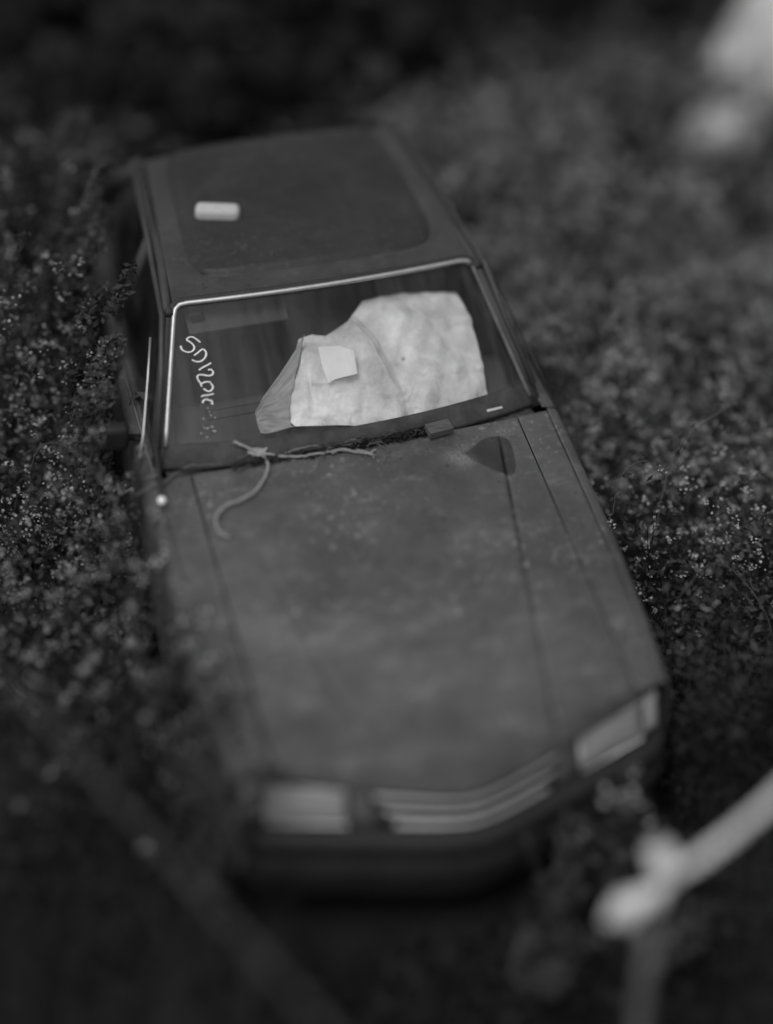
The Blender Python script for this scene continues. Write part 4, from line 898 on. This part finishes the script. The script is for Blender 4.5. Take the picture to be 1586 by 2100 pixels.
sh_ = [(-1.25, 4.2, .95, .60, 'dark shrub at the far left behind the car'), (-.45, 4.9, 1.1, .65, 'dark shrub behind the left rear corner of the roof'),
       (.35, 4.7, .95, .6, 'dark shrub directly behind the roof centre'), (1.15, 5.0, 1.0, .55, 'dark shrub between the bare trunk and the roof'),
       (1.95, 5.3, 1.15, .65, 'dark shrub right of the bare trunk'), (2.75, 5.2, .9, .55, 'dark shrub left of the pale rock'),
       (-1.0, 5.9, 1.3, .8, 'tallest dark shrub in the far left corner'), (.5, 6.1, 1.3, .85, 'dark shrub at the far centre edge'), (2.2, 6.3, 1.3, .85, 'dark shrub far right behind the others'), (3.3, 6.6, 1.2, .8, 'dark shrub behind the pale rock')]
for a in sh_: shrub(*a)
def flank_bush(y0, y1, ztop, label):
    yc = (y0+y1)/2; e = empty('leafy_bush', (-.98, yc, 0), label, 'shrub', 'bushes pressed against the left side of the car')
    tr = MB(); k = 5200; y = rng.uniform(y0-.06, y1+.06, k); zt = ztop*(1+.10*np.sin(y*13+y0*9)+.05*np.sin(y*31)); z = zt*(1-rng.random(k)**2*.75)
    xs_ = -.70-.30*np.clip((1.33-z)/.42, 0, .55)+.05*np.clip(y-1.8, 0, 2)
    x = xs_-.03-rng.random(k)*(.10+.12*(1.3-z))
    keep_ = (mnv(x*9, y*9, z*9) > -.12); P_ = np.stack([x, y, z], 1)[keep_]
    for i in range(8):
        q = P_[random.randrange(len(P_))]; tr.tube(densify([Vector((-.98, yc, -.02)), Vector((-1.0, (yc+q[1])/2, q[2]*.5)), Vector(q)], 4), [.008-.0006*t for t in range(9)], 5)
    tr.build('trunk', M['barkd'], e)
    quads('crown', leaves(P_, np.full(len(P_), .026)*rng.choice([.7, 1, 1.6], len(P_))), len(P_), M['leaf'], e, np.clip(.45+.5*mnv(P_[:, 0]*5, P_[:, 1]*5, P_[:, 2]*5)+rng.normal(0, .2, len(P_)), 0, 1))
    F_ = P_[rng.random(len(P_)) < .012]; F_ = np.repeat(F_, 6, 0)+rng.normal(0, .009, (len(F_)*6, 3)); F_[:, 0] -= .01
    quads('blossom', leaves(F_, np.full(len(F_), .011), .85, 1.0), len(F_), M['flower'], e, rng.random(len(F_)))
def mnv(x, y, z): return (np.sin(x*1.1+y*.7+1)+np.sin(y*1.7-z*1.3+2)+np.sin(z*1.9+x*.9)+np.sin(x*2.3-y*2.1+z))/4
flank_bush(1.72, 2.10, 1.10, 'leafy bush pressed against the left door')
flank_bush(2.10, 2.50, 1.24, 'leafy bush covering the left side window')
flank_bush(2.50, 2.90, 1.30, 'leafy bush at the left rear side window')
flank_bush(2.90, 3.35, 1.24, 'leafy bush round the left rear corner of the car')
tn = MB().tube(densify([(1.62, 4.9, 0), (1.60, 4.92, .5), (1.55, 4.95, 1.0), (1.56, 5.0, 1.6)], 4), [.05]*4+[.045]*4+[.04]*5, 10)
e = empty('bare_tree', (1.62, 4.9, 0), 'thin bare tree trunk standing among the dark shrubs', 'tree')
tn.build('trunk', M['stem'], e)
lb_ = MB(); lb_.tube([(1.57, 4.93, .9), (1.75, 4.9, 1.2), (1.83, 4.95, 1.5)], [.02, .014, .006], 6); lb_.tube([(1.56, 4.96, 1.1), (1.35, 5.05, 1.35), (1.28, 5.1, 1.6)], [.02, .014, .006], 6); lb_.build('limb', M['stem'], e)
rk = rockm((3.36, 4.22, .40), (.44, .36, .56), 2).build('pale_rock', M['rock'], None); tag(rk, 'large pale rock in the far right corner behind the weeds', 'rock')
rk = rockm((2.74, 3.80, .32), (.25, .18, .18), 5).build('pale_rock', M['rock'], None); tag(rk, 'small pale rock standing left of the large corner rock', 'rock')
rk = rockm((1.10, 5.5, .16), (.06, .05, .05), 6).build('pale_stone', M['rock'], None); tag(rk, 'tiny pale stone among the shrubs at the top edge', 'stone')


scene.render.resolution_x = 773; scene.render.resolution_y = 1024
scene.render.engine = 'CYCLES'
